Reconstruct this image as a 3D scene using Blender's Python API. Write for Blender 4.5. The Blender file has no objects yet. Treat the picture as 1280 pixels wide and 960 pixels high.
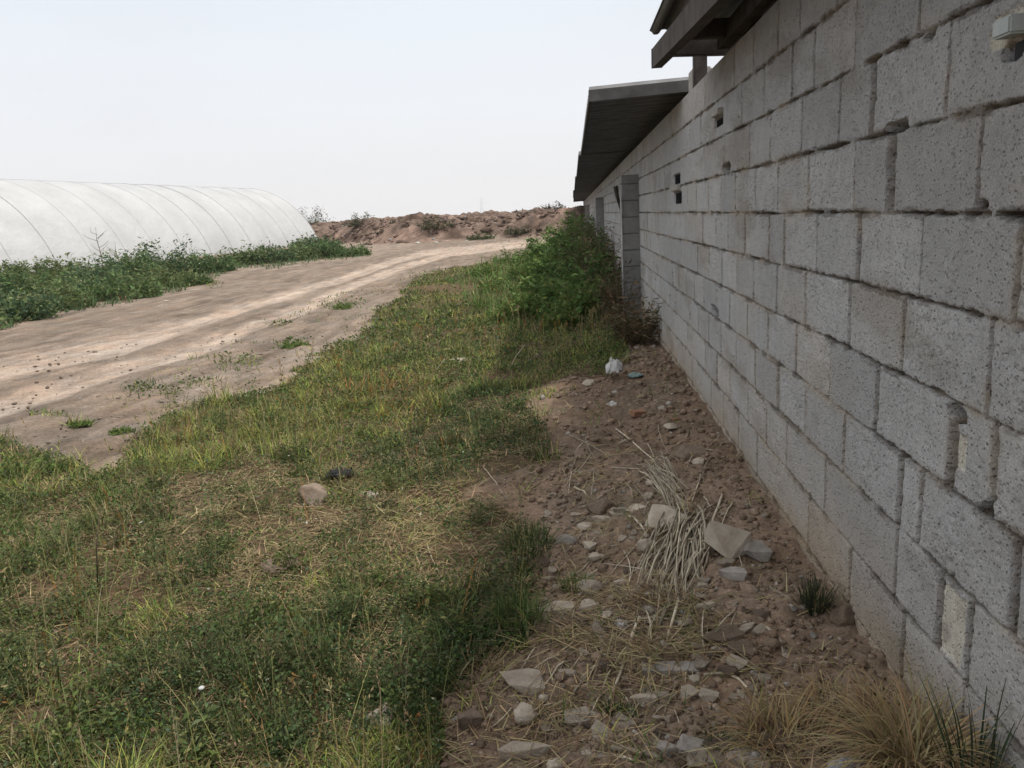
import bpy, bmesh, math, random
import numpy as np
from math import radians, sin, cos, pi
from mathutils import Vector, Matrix, Quaternion
random.seed(7); RNG = np.random.default_rng(7)
SC = bpy.context.scene; COL = SC.collection
H = 1.45                                   # eye height
FPX, PITCH, YAW, ROLL, WX = 975.0, 0.21200, 0.08783, 0.05554, 0.83
Z0 = H - 0.0488; CS = 0.205                # a bed joint near eye level, course height
# ---------------------------------------------------------------- camera maths
def basis():
    F = np.array([-sin(YAW)*cos(PITCH), cos(YAW)*cos(PITCH), -sin(PITCH)])
    R = np.array([cos(YAW), sin(YAW), 0.0]); U = np.cross(R, F)
    return F, cos(ROLL)*R - sin(ROLL)*U, sin(ROLL)*R + cos(ROLL)*U
BF, BR, BU = basis()
def ray(x, y): return BF*FPX + BR*(x-640) + BU*(480-y)
def proj(x, y, z):
    X = np.asarray(x, float); Y = np.asarray(y, float); Z = np.asarray(z, float)-H
    d = X*BF[0]+Y*BF[1]+Z*BF[2]; d = np.where(d > .05, d, np.nan)
    return 640+FPX*(X*BR[0]+Y*BR[1]+Z*BR[2])/d, 480-FPX*(X*BU[0]+Y*BU[1]+Z*BU[2])/d
def on_wall(x, y, wx=WX):
    d = ray(x, y); t = wx/d[0]; return d[1]*t, d[2]*t+H
def at_depth(x, y, Y):
    d = ray(x, y); t = Y/d[1]; return Vector((d[0]*t, Y, d[2]*t+H))
# ---------------------------------------------------------------- noise
def _h(ix, iy, s):
    n = (ix.astype(np.int64)*374761393 + iy.astype(np.int64)*668265263 + s*974634777) & 0xffffffff
    n = ((n ^ (n >> 13))*1274126177) & 0xffffffff
    n = ((n ^ (n >> 15))*2246822519) & 0xffffffff
    return ((n ^ (n >> 16)) & 0xffffff)/float(0xffffff)
def vn(x, y, s=0):
    x = np.asarray(x, float); y = np.asarray(y, float)
    x, y = x*.8+y*.6, y*.8-x*.6
    ix = np.floor(x); iy = np.floor(y); fx = x-ix; fy = y-iy
    fx = fx*fx*(3-2*fx); fy = fy*fy*(3-2*fy)
    a = _h(ix, iy, s); b = _h(ix+1, iy, s); c = _h(ix, iy+1, s); d = _h(ix+1, iy+1, s)
    return (a*(1-fx)+b*fx)*(1-fy)+(c*(1-fx)+d*fx)*fy
def fbm(x, y, o=4, s=0):
    t = 0; a = 1; n = 0
    for i in range(o):
        t = t+a*(vn(x*2**i, y*2**i, s+i*17)*2-1); n += a; a *= .5
    return t/n
def ss(a, b, v):
    t = np.clip((v-a)/(b-a), 0, 1); return t*t*(3-2*t)
def pip(px, py, poly):
    ins = np.zeros(np.shape(px), bool); n = len(poly)
    for i in range(n):
        x1, y1 = poly[i]; x2, y2 = poly[(i+1) % n]
        if y1 == y2: continue
        ins ^= ((y1 > py) != (y2 > py)) & (px < (x2-x1)*(py-y1)/(y2-y1)+x1)
    return ins
# ---------------------------------------------------------------- ground height
def bank(x, y):
    # spoil bank at the far end of the track; s = metres behind its front foot
    front = 53+.06*x+2.2*fbm(x/9., y*0+3, 3, 5)
    front = np.where(x > -6, front-(x+6)*.25, front)+12*ss(-11, -22, x)+25*ss(-22, -45, x)
    s = y-front
    h = 1.40*ss(0, 4.5, s)+.25*ss(10, 60, s)
    e = ss(0, 2.5, s)
    h = h+e*(.42*fbm(x/3.2, y/3.2, 4, 21)+.22*np.abs(fbm(x/1.1, y/1.1, 3, 33)))*(1-.6*ss(8, 40, s))
    return h*ss(-.5, .6, s)
def gz(x, y, fine=True):
    x = np.asarray(x, float); y = np.asarray(y, float)
    A = .15+.17*ss(2.0, 1.2, y) if False else .15+.14*(1-ss(1.3, 2.0, y))
    A = A*(1-.9*ss(6.0, 11.0, y))
    z = A*ss(-.75, .75, x+.12*fbm(x/.5, y/.5, 2, 3))
    z = z+.05*fbm(x/2.2, y/2.2, 3, 9)*ss(.3, 4, np.abs(x-.8))
    near = 1-ss(14, 40, y)
    z = z+.018*near*fbm(x/.35, y/.35, 3, 11)
    z = z+.030*(1-ss(5.6, 8.5, y))*ss(-1.1, -.3, x)*near*fbm(x/.22, y/.22, 2, 12)
    if fine:
        soil = ss(-1.1, -.1, x)*(1-ss(5.6, 8.5, y))
        z = z+(.005+.030*soil)*near*(np.abs(fbm(x/.09, y/.09, 3, 13))-.25)
        z = z+.006*soil*fbm(x/.03, y/.03, 2, 14)
    return z+bank(x, y)*ss(40, 48, y)
def ground_pt(px, py):
    d = ray(px, py); z = 0.0
    for i in range(12):
        t = (z-H)/d[2]; X, Y = d[0]*t, d[1]*t; z = .5*z+.5*float(gz(X, Y))
    return X, Y, float(gz(X, Y))
# ---------------------------------------------------------------- materials
def mat(name, rough=.8, spec=.25):
    m = bpy.data.materials.new(name); m.use_nodes = True
    nt = m.node_tree; b = nt.nodes['Principled BSDF']
    b.inputs['Roughness'].default_value = rough; b.inputs['Specular IOR Level'].default_value = spec
    return m, nt, b
def N(nt, t, **k):
    n = nt.nodes.new(t)
    for a, v in k.items(): setattr(n, a, v)
    return n
def noise_tex(nt, scale, detail=6, rough=.6, co=None):
    n = N(nt, 'ShaderNodeTexNoise'); n.inputs['Scale'].default_value = scale
    n.inputs['Detail'].default_value = detail; n.inputs['Roughness'].default_value = rough
    if co is not None: nt.links.new(co, n.inputs['Vector'])
    return n
def ramp(nt, src, stops):
    r = N(nt, 'ShaderNodeValToRGB'); e = r.color_ramp.elements
    while len(e) < len(stops): e.new(.5)
    for i, (p, c) in enumerate(stops):
        e[i].position = p; e[i].color = (*c, 1) if len(c) == 3 else c
    nt.links.new(src, r.inputs[0]); return r
def mixc(nt, a, b, fac, mode='MIX'):
    m = N(nt, 'ShaderNodeMix', data_type='RGBA', blend_type=mode)
    for s, v in ((6, a), (7, b), (0, fac)):
        if hasattr(v, 'links'): nt.links.new(v, m.inputs[s])
        elif s == 0: m.inputs[0].default_value = v
        else: m.inputs[s].default_value = (*v, 1)
    return m.outputs[2]
def bump(nt, b, src, strength, dist):
    n = N(nt, 'ShaderNodeBump'); n.inputs['Strength'].default_value = strength; n.inputs['Distance'].default_value = dist
    nt.links.new(src, n.inputs['Height']); nt.links.new(n.outputs[0], b.inputs['Normal']); return n
def simple(name, c1, c2, scale, rough=.85, bs=.4, bd=.004, spec=.2, objrand=0.0, metal=0):
    m, nt, b = mat(name, rough, spec)
    co = N(nt, 'ShaderNodeTexCoord').outputs['Object']
    n = noise_tex(nt, scale, 8, .65, co)
    r = ramp(nt, n.outputs[0], [(.32, c1), (.68, c2)])
    out = r.outputs[0]
    if objrand:
        oi = N(nt, 'ShaderNodeObjectInfo'); rr = ramp(nt, oi.outputs['Random'], [(0, (1-objrand,)*3), (1, (1+objrand*.6,)*3)])
        out = mixc(nt, out, rr.outputs[0], 1.0, 'MULTIPLY')
    nt.links.new(out, b.inputs['Base Color']); b.inputs['Metallic'].default_value = metal
    n2 = noise_tex(nt, scale*4, 6, .7, co); bump(nt, b, n2.outputs[0], bs, bd)
    return m
def col_mat(name, scale, c1, c2, bs, bd, rough=.95, extra=None):
    # base colour from the mesh's own colour attribute, broken up by fine procedural noise
    m, nt, b = mat(name, rough, .04)
    at = N(nt, 'ShaderNodeAttribute', attribute_name='Col')
    co = N(nt, 'ShaderNodeTexCoord').outputs['Object']
    n = noise_tex(nt, scale, 10, .7, co)
    r = ramp(nt, n.outputs[0], [(.3, (c1,)*3), (.7, (c2,)*3)])
    out = mixc(nt, at.outputs['Color'], r.outputs[0], 1.0, 'MULTIPLY')
    if extra: out = extra(nt, out, co)
    nt.links.new(out, b.inputs['Base Color'])
    n2 = noise_tex(nt, scale*2.2, 8, .75, co); bump(nt, b, n2.outputs[0], bs, bd)
    return m
def foliage_mat(name, trans=.3, rough=.55):
    m, nt, b = mat(name, rough, .12)
    at = N(nt, 'ShaderNodeAttribute', attribute_name='Col')
    nt.links.new(at.outputs['Color'], b.inputs['Base Color'])
    t = N(nt, 'ShaderNodeBsdfTranslucent'); nt.links.new(at.outputs['Color'], t.inputs[0])
    mx = N(nt, 'ShaderNodeMixShader'); mx.inputs[0].default_value = trans
    nt.links.new(b.outputs[0], mx.inputs[1]); nt.links.new(t.outputs[0], mx.inputs[2])
    nt.links.new(mx.outputs[0], nt.nodes['Material Output'].inputs[0]); return m
def pebbles(nt, out, co):
    v = N(nt, 'ShaderNodeTexVoronoi'); v.inputs['Scale'].default_value = 22; nt.links.new(co, v.inputs['Vector'])
    r = ramp(nt, v.outputs['Distance'], [(.10, (1.35, 1.35, 1.38)), (.20, (1, 1, 1))])
    return mixc(nt, out, r.outputs[0], 1.0, 'MULTIPLY')
M = {}
M['ground'] = col_mat('earth', 30, .62, 1.38, .7, .02, extra=pebbles)
M['bank'] = col_mat('spoil_earth', 1.6, .55, 1.45, .9, .25)
def pits(nt, out, co):
    v = N(nt, 'ShaderNodeTexVoronoi'); v.inputs['Scale'].default_value = 62
    w = noise_tex(nt, 30, 3, .5, co); ad = N(nt, 'ShaderNodeMixRGB'); ad.blend_type = 'ADD'; ad.inputs[0].default_value = .03
    nt.links.new(co, ad.inputs[1]); nt.links.new(w.outputs['Color'], ad.inputs[2]); nt.links.new(ad.outputs[0], v.inputs['Vector'])
    r = ramp(nt, v.outputs['Distance'], [(.0, (.58,)*3), (.22, (1, 1, 1))])
    g = noise_tex(nt, 210, 2, .5, co); rg = ramp(nt, g.outputs[0], [(.42, (.86,)*3), (.6, (1.08,)*3)])
    pm_ = noise_tex(nt, 9, 3, .6, co); pr = ramp(nt, pm_.outputs[0], [(.40, (0, 0, 0)), (.62, (1, 1, 1))]); o = mixc(nt, out, r.outputs[0], pr.outputs[0], 'MULTIPLY'); return mixc(nt, o, rg.outputs[0], 1.0, 'MULTIPLY')
def wall_material():
    m = col_mat('concrete_block', 14, .86, 1.12, .0, .001, .95, pits)
    nt = m.node_tree; b = nt.nodes['Principled BSDF']
    co = N(nt, 'ShaderNodeTexCoord').outputs['Object']
    n = noise_tex(nt, 85, 5, .7, co)
    v = N(nt, 'ShaderNodeTexVoronoi'); v.inputs['Scale'].default_value = 75; nt.links.new(co, v.inputs['Vector'])
    mm = N(nt, 'ShaderNodeMath', operation='ADD'); nt.links.new(n.outputs[0], mm.inputs[0]); nt.links.new(v.outputs['Distance'], mm.inputs[1])
    vr_ = ramp(nt, v.outputs['Distance'], [(.05, (0, 0, 0)), (.34, (1, 1, 1))]); nt.links.new(vr_.outputs[0], mm.inputs[1]); n.inputs['Scale'].default_value = 150; bump(nt, b, mm.outputs[0], 1.0, .0075)
    return m
M['wall'] = wall_material()
M['leaf'] = foliage_mat('leaf', .28)
M['dry'] = foliage_mat('dry_grass', .15, .7)
M['reed'] = simple('dry_reed', (.30, .25, .18), (.50, .44, .34), 30, .75, .3, .002, objrand=.5)
M['stone'] = simple('pale_stone', (.29, .24, .185), (.47, .41, .335), 14, .9, .7, .01, objrand=.3)
M['tan_stone'] = simple('tan_stone', (.15, .112, .082), (.29, .23, .18), 9, .95, .8, .015)
M['grey_stone'] = simple('grey_stone', (.23, .205, .18), (.38, .35, .315), 16, .9, .7, .01, objrand=.25)
M['brick'] = simple('fired_brick', (.20, .10, .065), (.30, .17, .11), 18, .9, .5, .006)
M['clod'] = simple('dry_clod', (.15, .11, .08), (.25, .19, .145), 20, .95, .9, .02, objrand=.2)
M['sheet'] = simple('weathered_sheet_metal', (.085, .086, .09), (.16, .16, .165), 5, .6, .25, .003, .4)
M['dark_sheet'] = simple('rusted_dark_sheet', (.055, .052, .05), (.11, .105, .10), 6, .7, .25, .003, .3)
M['wood'] = simple('old_timber', (.036, .030, .027), (.085, .072, .062), 9, .85, .6, .006)
M['mortar'] = simple('rough_mortar', (.30, .28, .26), (.42, .40, .37), 22, .95, .8, .008)
M['film_rib'] = simple('steel_hoop', (.40, .41, .42), (.50, .51, .52), 3, .5, .1, .001, .4)
M['black_plastic'] = simple('black_plastic', (.012, .012, .014), (.03, .03, .034), 30, .8, .5, .006, .15)
M['white_plastic'] = simple('dirty_white_plastic', (.34, .335, .33), (.56, .555, .54), 12, .55, .6, .01, .4)
M['teal_plastic'] = simple('faded_teal_plastic', (.12, .17, .17), (.22, .29, .28), 14, .6, .4, .006)
M['teal_pale'] = simple('pale_painted_block', (.34, .38, .38), (.46, .50, .49), 20, .8, .4, .004)
M['rag'] = simple('grey_rag', (.30, .29, .30), (.50, .49, .49), 25, .95, .9, .012)
M['twig'] = simple('dry_twig', (.10, .075, .055), (.22, .17, .12), 25, .85, .5, .003, objrand=.3)
M['steel'] = simple('galvanised_steel', (.5, .51, .53), (.58, .59, .61), 2, .5, .1, .01)
def film():
    m, nt, b = mat('polythene_film', .35, .4)
    co = N(nt, 'ShaderNodeTexCoord').outputs['Object']
    n = noise_tex(nt, .5, 6, .6, co); r = ramp(nt, n.outputs[0], [(.3, (.53, .535, .535)), (.7, (.64, .645, .65))])
    at = N(nt, 'ShaderNodeAttribute', attribute_name='Col')
    o = mixc(nt, r.outputs[0], at.outputs['Color'], 1.0, 'MULTIPLY'); nt.links.new(o, b.inputs['Base Color'])
    t = N(nt, 'ShaderNodeBsdfTranslucent'); nt.links.new(o, t.inputs[0])
    mx = N(nt, 'ShaderNodeMixShader'); mx.inputs[0].default_value = .3
    nt.links.new(b.outputs[0], mx.inputs[1]); nt.links.new(t.outputs[0], mx.inputs[2])
    nt.links.new(mx.outputs[0], nt.nodes['Material Output'].inputs[0])
    n2 = noise_tex(nt, 1.4, 7, .65, co); bump(nt, b, n2.outputs[0], .55, .2); return m
M['film'] = film()
# ---------------------------------------------------------------- object helpers
def tag(o, label=None, cat=None, group=None, kind=None):
    for k, v in (('label', label), ('category', cat), ('group', group), ('kind', kind)):
        if v: o[k] = v
    return o
def empty(name, loc, label, cat, group=None, rz=0):
    o = bpy.data.objects.new(name, None); COL.objects.link(o); o.location = loc; o.rotation_euler = (0, 0, rz)
    o.empty_display_size = .1
    return tag(o, label, cat, group)
def link(name, me, m, parent=None, loc=None):
    o = bpy.data.objects.new(name, me); COL.objects.link(o)
    if m is not None: me.materials.append(m)
    if parent: o.parent = parent
    if loc is not None: o.location = loc
    return o
def npmesh(name, V, Q, cols=None, smooth=False):
    V = np.ascontiguousarray(V, np.float32); Q = np.ascontiguousarray(Q, np.int32)
    me = bpy.data.meshes.new(name); k = Q.shape[1]
    me.vertices.add(len(V)); me.vertices.foreach_set('co', V.ravel())
    me.loops.add(Q.size); me.loops.foreach_set('vertex_index', Q.ravel())
    me.polygons.add(len(Q)); me.polygons.foreach_set('loop_start', np.arange(0, Q.size, k, dtype=np.int32))
    if smooth: me.polygons.foreach_set('use_smooth', np.ones(len(Q), bool))
    if cols is not None:
        a = me.attributes.new('Col', 'FLOAT_COLOR', 'POINT')
        c = np.ones((len(V), 4), np.float32); c[:, :3] = cols; a.data.foreach_set('color', c.ravel())
    me.update(calc_edges=True); me.validate(); return me
def gridq(nr, nc):
    i = np.arange(nr*nc).reshape(nr, nc)
    return np.stack([i[:-1, :-1], i[:-1, 1:], i[1:, 1:], i[1:, :-1]], -1).reshape(-1, 4)
def box_bm(bm, c, s, rot=None):
    r = bmesh.ops.create_cube(bm, size=1)
    for v in r['verts']:
        p = Vector((v.co.x*s[0], v.co.y*s[1], v.co.z*s[2]))
        v.co = (rot @ p if rot is not None else p)+Vector(c)
    return r['verts']
def bm_obj(name, bm, m, parent=None, loc=None, smooth=False, bev=0):
    if bev: bmesh.ops.bevel(bm, geom=bm.edges[:], offset=bev, segments=2, affect='EDGES')
    me = bpy.data.meshes.new(name); bm.to_mesh(me); bm.free()
    if smooth:
        for p in me.polygons: p.use_smooth = True
    return link(name, me, m, parent, loc)
def beam(bm, a, b, w, h):
    a = Vector(a); b = Vector(b); d = b-a; rot = d.to_track_quat('Y', 'Z').to_matrix()
    return box_bm(bm, (a+b)/2, (w, d.length, h), rot)
def tube_arrays(pts, rads, seg=6):
    pts = [Vector(p) for p in pts]; V = []; n = len(pts)
    for i, p in enumerate(pts):
        d = (pts[min(i+1, n-1)]-pts[max(i-1, 0)]).normalized()
        q = d.to_track_quat('Z', 'Y')
        for k in range(seg):
            a = 2*pi*k/seg; V.append(p+q @ Vector((cos(a), sin(a), 0))*rads[i])
    Q = []
    for i in range(n-1):
        for k in range(seg):
            a = i*seg+k; b = i*seg+(k+1) % seg; Q.append((a, b, b+seg, a+seg))
    return V, Q
def tube_mesh(name, chains, seg=6):
    V = []; F = []
    for pts, rads in chains:
        v, q = tube_arrays(pts, rads, seg); o = len(V); V += v
        F += [tuple(o+i for i in f) for f in q]
        F.append(tuple(o+i for i in range(seg))[::-1]); F.append(tuple(o+len(v)-seg+i for i in range(seg)))
    me = bpy.data.meshes.new(name); me.from_pydata([tuple(v) for v in V], [], F)
    for p in me.polygons: p.use_smooth = len(p.vertices) == 4
    return me
# ---------------------------------------------------------------- vegetation arrays
class Geo:
    def __init__(s): s.V = []; s.Q = []; s.C = []; s.n = 0
    def add(s, V, Q, C):
        s.V.append(V); s.Q.append(Q+s.n); s.C.append(C); s.n += len(V)
    def mesh(s, name): return npmesh(name, np.concatenate(s.V), np.concatenate(s.Q), np.concatenate(s.C))
def blades(g, P, h, w, az, th0, kap, col, ns=3):
    n = len(P)
    if n == 0: return
    d = np.stack([np.cos(az), np.sin(az), np.zeros(n)], 1); s = np.stack([-np.sin(az), np.cos(az), np.zeros(n)], 1)
    tw = RNG.uniform(-.6, .6, n)[:, None]
    V = np.zeros((n, ns+1, 2, 3)); p = P.copy()
    for i in range(ns+1):
        t = i/ns; wd = (w*(1-t**1.6)*.5+.0004)[:, None]; sd = s*np.cos(tw*t)+d*np.sin(tw*t)
        V[:, i, 0] = p-sd*wd; V[:, i, 1] = p+sd*wd
        th = th0+kap*(t+.5/ns)
        p = p+(d*np.sin(th)[:, None]+np.array([0, 0, 1.])*np.cos(th)[:, None])*(h/ns)[:, None]
    b = (np.arange(n)*(ns+1)*2)[:, None, None]; i = (np.arange(ns)*2)[None, :, None]
    Q = (b+i+np.array([0, 1, 3, 2])[None, None, :]).reshape(-1, 4)
    g.add(V.reshape(-1, 3), Q, np.repeat(col, (ns+1)*2, 0))
def leaves(g, P, L, W, dirv, col):
    n = len(P)
    if n == 0: return
    dirv = dirv/np.linalg.norm(dirv, axis=1, keepdims=True)
    r = RNG.normal(size=(n, 3)); s = np.cross(dirv, r); s /= np.linalg.norm(s, axis=1, keepdims=True)+1e-6
    nn = np.cross(s, dirv); m = P+dirv*(L*.5)[:, None]
    V = np.stack([P, m+s*(W*.5)[:, None]+nn*(W*.12)[:, None], P+dirv*L[:, None]-nn*(L*.15)[:, None], m-s*(W*.5)[:, None]+nn*(W*.12)[:, None]], 1)
    Q = (np.arange(n)*4)[:, None]+np.arange(4)[None]
    g.add(V.reshape(-1, 3), Q, np.repeat(col, 4, 0))
def jit(c, n, a=.25, hue=.12):
    c = np.array(c)[None]*(1+RNG.uniform(-a, a, n))[:, None]
    return np.clip(c*(1+RNG.uniform(-hue, hue, (n, 3))), .005, 1)
# ================================================================ SKY, SUN, CAMERA
SUN_EL, SUN_AZ = radians(66), radians(-12)       # azimuth measured from +X towards +Y: behind the shed, to the right
def world():
    w = bpy.data.worlds.new('World'); SC.world = w; w.use_nodes = True; nt = w.node_tree
    bg = nt.nodes['Background']; sky = N(nt, 'ShaderNodeTexSky', sky_type='NISHITA')
    sky.sun_disc = False; sky.sun_elevation = SUN_EL; sky.sun_rotation = pi/2-SUN_AZ
    sky.air_density = 1.2; sky.dust_density = 6; sky.ozone_density = 1.5
    co = N(nt, 'ShaderNodeTexCoord').outputs['Generated']
    sep = N(nt, 'ShaderNodeSeparateXYZ'); nt.links.new(co, sep.inputs[0])
    mp_ = N(nt, 'ShaderNodeMapping'); mp_.inputs['Scale'].default_value = (1, 1, 3.5); nt.links.new(co, mp_.inputs[0]); nz = noise_tex(nt, 1.7, 5, .55, mp_.outputs[0])
    ad = N(nt, 'ShaderNodeMath', operation='MULTIPLY_ADD'); nt.links.new(nz.outputs[0], ad.inputs[0]); ad.inputs[1].default_value = .22
    nt.links.new(sep.outputs[2], ad.inputs[2])
    # thin overcast veil: near white at the horizon, bluer above, brightened overhead to add light on ground and wall
    r = ramp(nt, ad.outputs[0], [(.08, (7.6, 7.55, 7.6)), (.24, (7.45, 7.6, 7.9)), (.46, (6.9, 7.45, 8.2)), (.68, (9.6, 9.8, 10.0)), (1, (11.5, 11.4, 11.3))])
    cl_ = ramp(nt, nz.outputs[0], [(.35, (.955, .96, .97)), (.65, (1.02, 1.02, 1.015))]); o = mixc(nt, mixc(nt, sky.outputs[0], r.outputs[0], .90), cl_.outputs[0], 1.0, 'MULTIPLY')
    nt.links.new(o, bg.inputs[0]); bg.inputs[1].default_value = .115
world()
sl = bpy.data.lights.new('sun', 'SUN'); sl.energy = 3.1; sl.angle = radians(5); sl.color = (1, .95, .87)
so = bpy.data.objects.new('sun', sl); COL.objects.link(so)
sd = Vector((cos(SUN_EL)*cos(SUN_AZ), cos(SUN_EL)*sin(SUN_AZ), sin(SUN_EL)))
so.rotation_euler = sd.to_track_quat('Z', 'Y').to_euler(); so.location = (10, 0, 20)
cam = bpy.data.cameras.new('camera'); co_ = bpy.data.objects.new('camera', cam); COL.objects.link(co_)
cam.sensor_width = 36; cam.lens = FPX/1280*36; cam.clip_start = .05; cam.clip_end = 8000
mw = Matrix.Identity(4)
for i in range(3): mw[i][0] = BR[i]; mw[i][1] = BU[i]; mw[i][2] = -BF[i]
mw[2][3] = H; co_.matrix_world = mw; SC.camera = co_
SC.cycles.volume_bounces = 1
SC.view_settings.view_transform = 'Standard'; SC.view_settings.look = 'None'; SC.view_settings.exposure = 0.12; SC.view_settings.gamma = 1
# ================================================================ ZONES (photo pixels, looked up for points on the ground)
VEG = [(-900, 520), (0, 548), (55, 570), (105, 600), (150, 578), (195, 540), (250, 500), (330, 488), (385, 450), (440, 425), (470, 390), (520, 350),
       (560, 335), (665, 320), (720, 268), (760, 268), (785, 340), (790, 440), (765, 478), (700, 480), (650, 498), (655, 520), (680, 565), (605, 585), (585, 612), (650, 640), (705, 665),
       (690, 700), (680, 760), (695, 800), (625, 840), (575, 890), (560, 1400), (-900, 1400)]
DRYZ = [(215, 600), (330, 590), (430, 605), (585, 600), (660, 640), (705, 665), (690, 735), (560, 745), (430, 720), (300, 740), (190, 720)]
YEL = [(190, 560), (250, 500), (340, 480), (440, 430), (520, 455), (560, 500), (500, 560), (400, 590), (300, 590), (200, 600)]
DARKZ = [(520, 505), (640, 495), (680, 560), (600, 592), (520, 605), (470, 580)]
DARK2 = [(330, 800), (450, 760), (660, 745), (690, 790), (610, 850), (560, 930), (380, 960), (200, 960), (120, 860), (220, 780)]
MIDG = [(470, 395), (560, 335), (665, 320), (770, 340), (785, 430), (690, 470), (560, 470), (500, 440)]
SPARSE = [(120, 515), (200, 468), (330, 405), (420, 368), (520, 342), (600, 322), (520, 352), (440, 428), (385, 452), (250, 502), (195, 542), (150, 578)]
TALL = [(560, 352), (620, 322), (668, 298), (720, 262), (770, 390), (700, 415), (620, 405), (585, 380)]
BARE = [(565, 362, 60, 7), (130, 690, 45, 12), (250, 770, 40, 10), (60, 820, 40, 12), (470, 760, 30, 8), (200, 650, 40, 9), (420, 860, 22, 8), (355, 708, 55, 18), (30, 745, 60, 24), (320, 828, 30, 10), (40, 905, 70, 26), (620, 475, 30, 8), (640, 590, 55, 22), (60, 655, 55, 8), (420, 650, 45, 12), (560, 690, 50, 14)]
PATCH = [(430, 382, 34, 9), (365, 430, 30, 7), (300, 455, 34, 12), (190, 490, 45, 14), (100, 530, 22, 5), (152, 539, 20, 5), (215, 515, 40, 9), (310, 482, 20, 6), (545, 346, 40, 10), (268, 356, 14, 6),
         (240, 480, 40, 8), (60, 520, 30, 4), (345, 405, 20, 5)]
BAND = [(-700, 470), (0, 410), (60, 397), (140, 381), (235, 362), (262, 350), (300, 335), (330, 336), (462, 321), (455, 307), (395, 300), (200, 318), (0, 343), (-700, 400)]
ROAD = [(-900, 505), (0, 412), (140, 383), (235, 365), (320, 338), (465, 322), (530, 303), (720, 285), (735, 300), (665, 320), (560, 335), (520, 350), (470, 385), (400, 425), (330, 455), (240, 480), (160, 540), (100, 600), (50, 572), (0, 548), (-900, 560)]
def jitter(x, y, px, py):
    d = np.sqrt(x*x+y*y)
    jx = fbm(x/.7, y/.7, 4, 71); jy = fbm(x/.7+9, y/.7, 4, 72); k = np.clip(150/d, 3, 48)
    return px+jx*k*1.6, py+jy*k*.8
def blob(px, py, L):
    v = np.zeros(np.shape(px))
    for (cx, cy, rx, ry) in L: v = np.maximum(v, 1-((px-cx)/rx)**2-((py-cy)/ry)**2)
    return np.clip(v*2, 0, 1)
# ================================================================ GROUND
def axis(lo, hi, c, s0, r):
    a = [c]; 
    while a[-1] < hi: a.append(a[-1]+s0+r*abs(a[-1]-c))
    b = [c]
    while b[-1] > lo: b.append(b[-1]-s0-r*abs(b[-1]-c))
    return np.array(b[:0:-1]+a)
def ground():
    xs = axis(-2500, 2500, .2, .011, .010); ys = np.concatenate([np.array([-400, -60, -15, -5, -2, 0, .6]), axis(1.25, 3000, 1.25, .009, .0062)])
    X, Y = np.meshgrid(xs, ys); Z = gz(X, Y)
    px, py = proj(X, Y, Z); px = np.nan_to_num(px, nan=-5000); py = np.nan_to_num(py, nan=2000)
    qx, qy = jitter(X, Y, px, py)
    veg = pip(qx, qy, VEG).astype(float); road = pip(qx, qy, ROAD); band = pip(qx, qy, BAND)
    c = np.zeros(X.shape+(3,)); 
    n1 = fbm(X/.9, Y/.9, 4, 41)[..., None]; n2 = fbm(X/.12, Y/.12, 4, 43)[..., None]; n3 = fbm(X/.3, Y/.3, 4, 47)[..., None]
    soil = np.array([.245, .176, .128]); pale = np.array([.228, .180, .143]); litter_shade = np.array([.105, .074, .046])
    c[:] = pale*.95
    c[veg > .5] = litter_shade  # litter under the grass, with shade between the blades painted in
    rustz = (X > -1.3) & (Y < 9) & (veg < .5); wet = ss(3.4, 4.6, Y+.6*fbm(X/.4, Y/.4, 3, 49))[..., None]; c = np.where(rustz[..., None], soil*(1-.25*wet), c)
    c = c*(1+.22*n1+.30*n2)
    c = c*(1+np.array([.10, 0, -.08])*n3)
    # pale compacted wheel tracks of the road
    lines = [[(-500, 560), (0, 463), (150, 433), (300, 385), (420, 350), (520, 318), (640, 303)], [(-500, 640), (0, 510), (120, 470), (250, 432), (380, 385), (470, 345), (560, 318), (650, 306)]]
    tr = np.zeros(X.shape)
    for ln in lines:
        lx = [a for a, _ in ln]; ly = [b for _, b in ln]
        yy = np.interp(px, lx, ly); hw = 2.2+(yy-290)*.050
        tr = np.maximum(tr, np.exp(-((py-yy-hw*.5*fbm(X/1.5, Y/1.5, 3, 51))/hw)**4))
    tr = tr*(road | (Y > 5))*(Y > 3)*(px < 700)
    c = c*(1+.52*tr[..., None]*np.array([1, 1.03, 1.08]))
    mid = road & (tr < .3); c[mid] *= .88
    a_ = ground_pt(150, 433); b_ = ground_pt(520, 318); dl = math.hypot(b_[0]-a_[0], b_[1]-a_[1]); ux, uy = (b_[0]-a_[0])/dl, (b_[1]-a_[1])/dl
    al = X*ux+Y*uy; pe = -X*uy+Y*ux; st = fbm(pe*2.6, al*.28, 5, 57); st2 = fbm(pe*9, al*1.6, 4, 58); rm = ((road | ~(veg > .5)) & ~rustz & (Y < 60))
    dk_ = ss(.12, .5, fbm(pe*3+5, al*1.1, 5, 59)); st3 = fbm(pe*16, al*.9, 3, 56); f_ = (1+.12*st+.30*st2+.26*st3)*(1-.26*dk_*(1-tr)); c = np.where(rm[..., None], c*f_[..., None], c)
    Z = Z+rm*(.018*st+(.012*st2+.010*st3)*(Y < 30))*(1-.5*tr)
    Z = Z-.035*tr+.02*road*fbm(X/.25, Y/.25, 4, 61)*(Y < 60)
    # beyond the frame to the left and behind: field earth
    c = np.clip(c, .02, .6)
    V = np.stack([X, Y, Z-.02*(bank(X, Y) > .02)-.25*(bank(X, Y) > .3)], -1).reshape(-1, 3)
    me = npmesh('ground', V, gridq(*X.shape), c.reshape(-1, 3), True)
    tag(link('ground', me, M['ground']), kind='structure')
ground()
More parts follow.
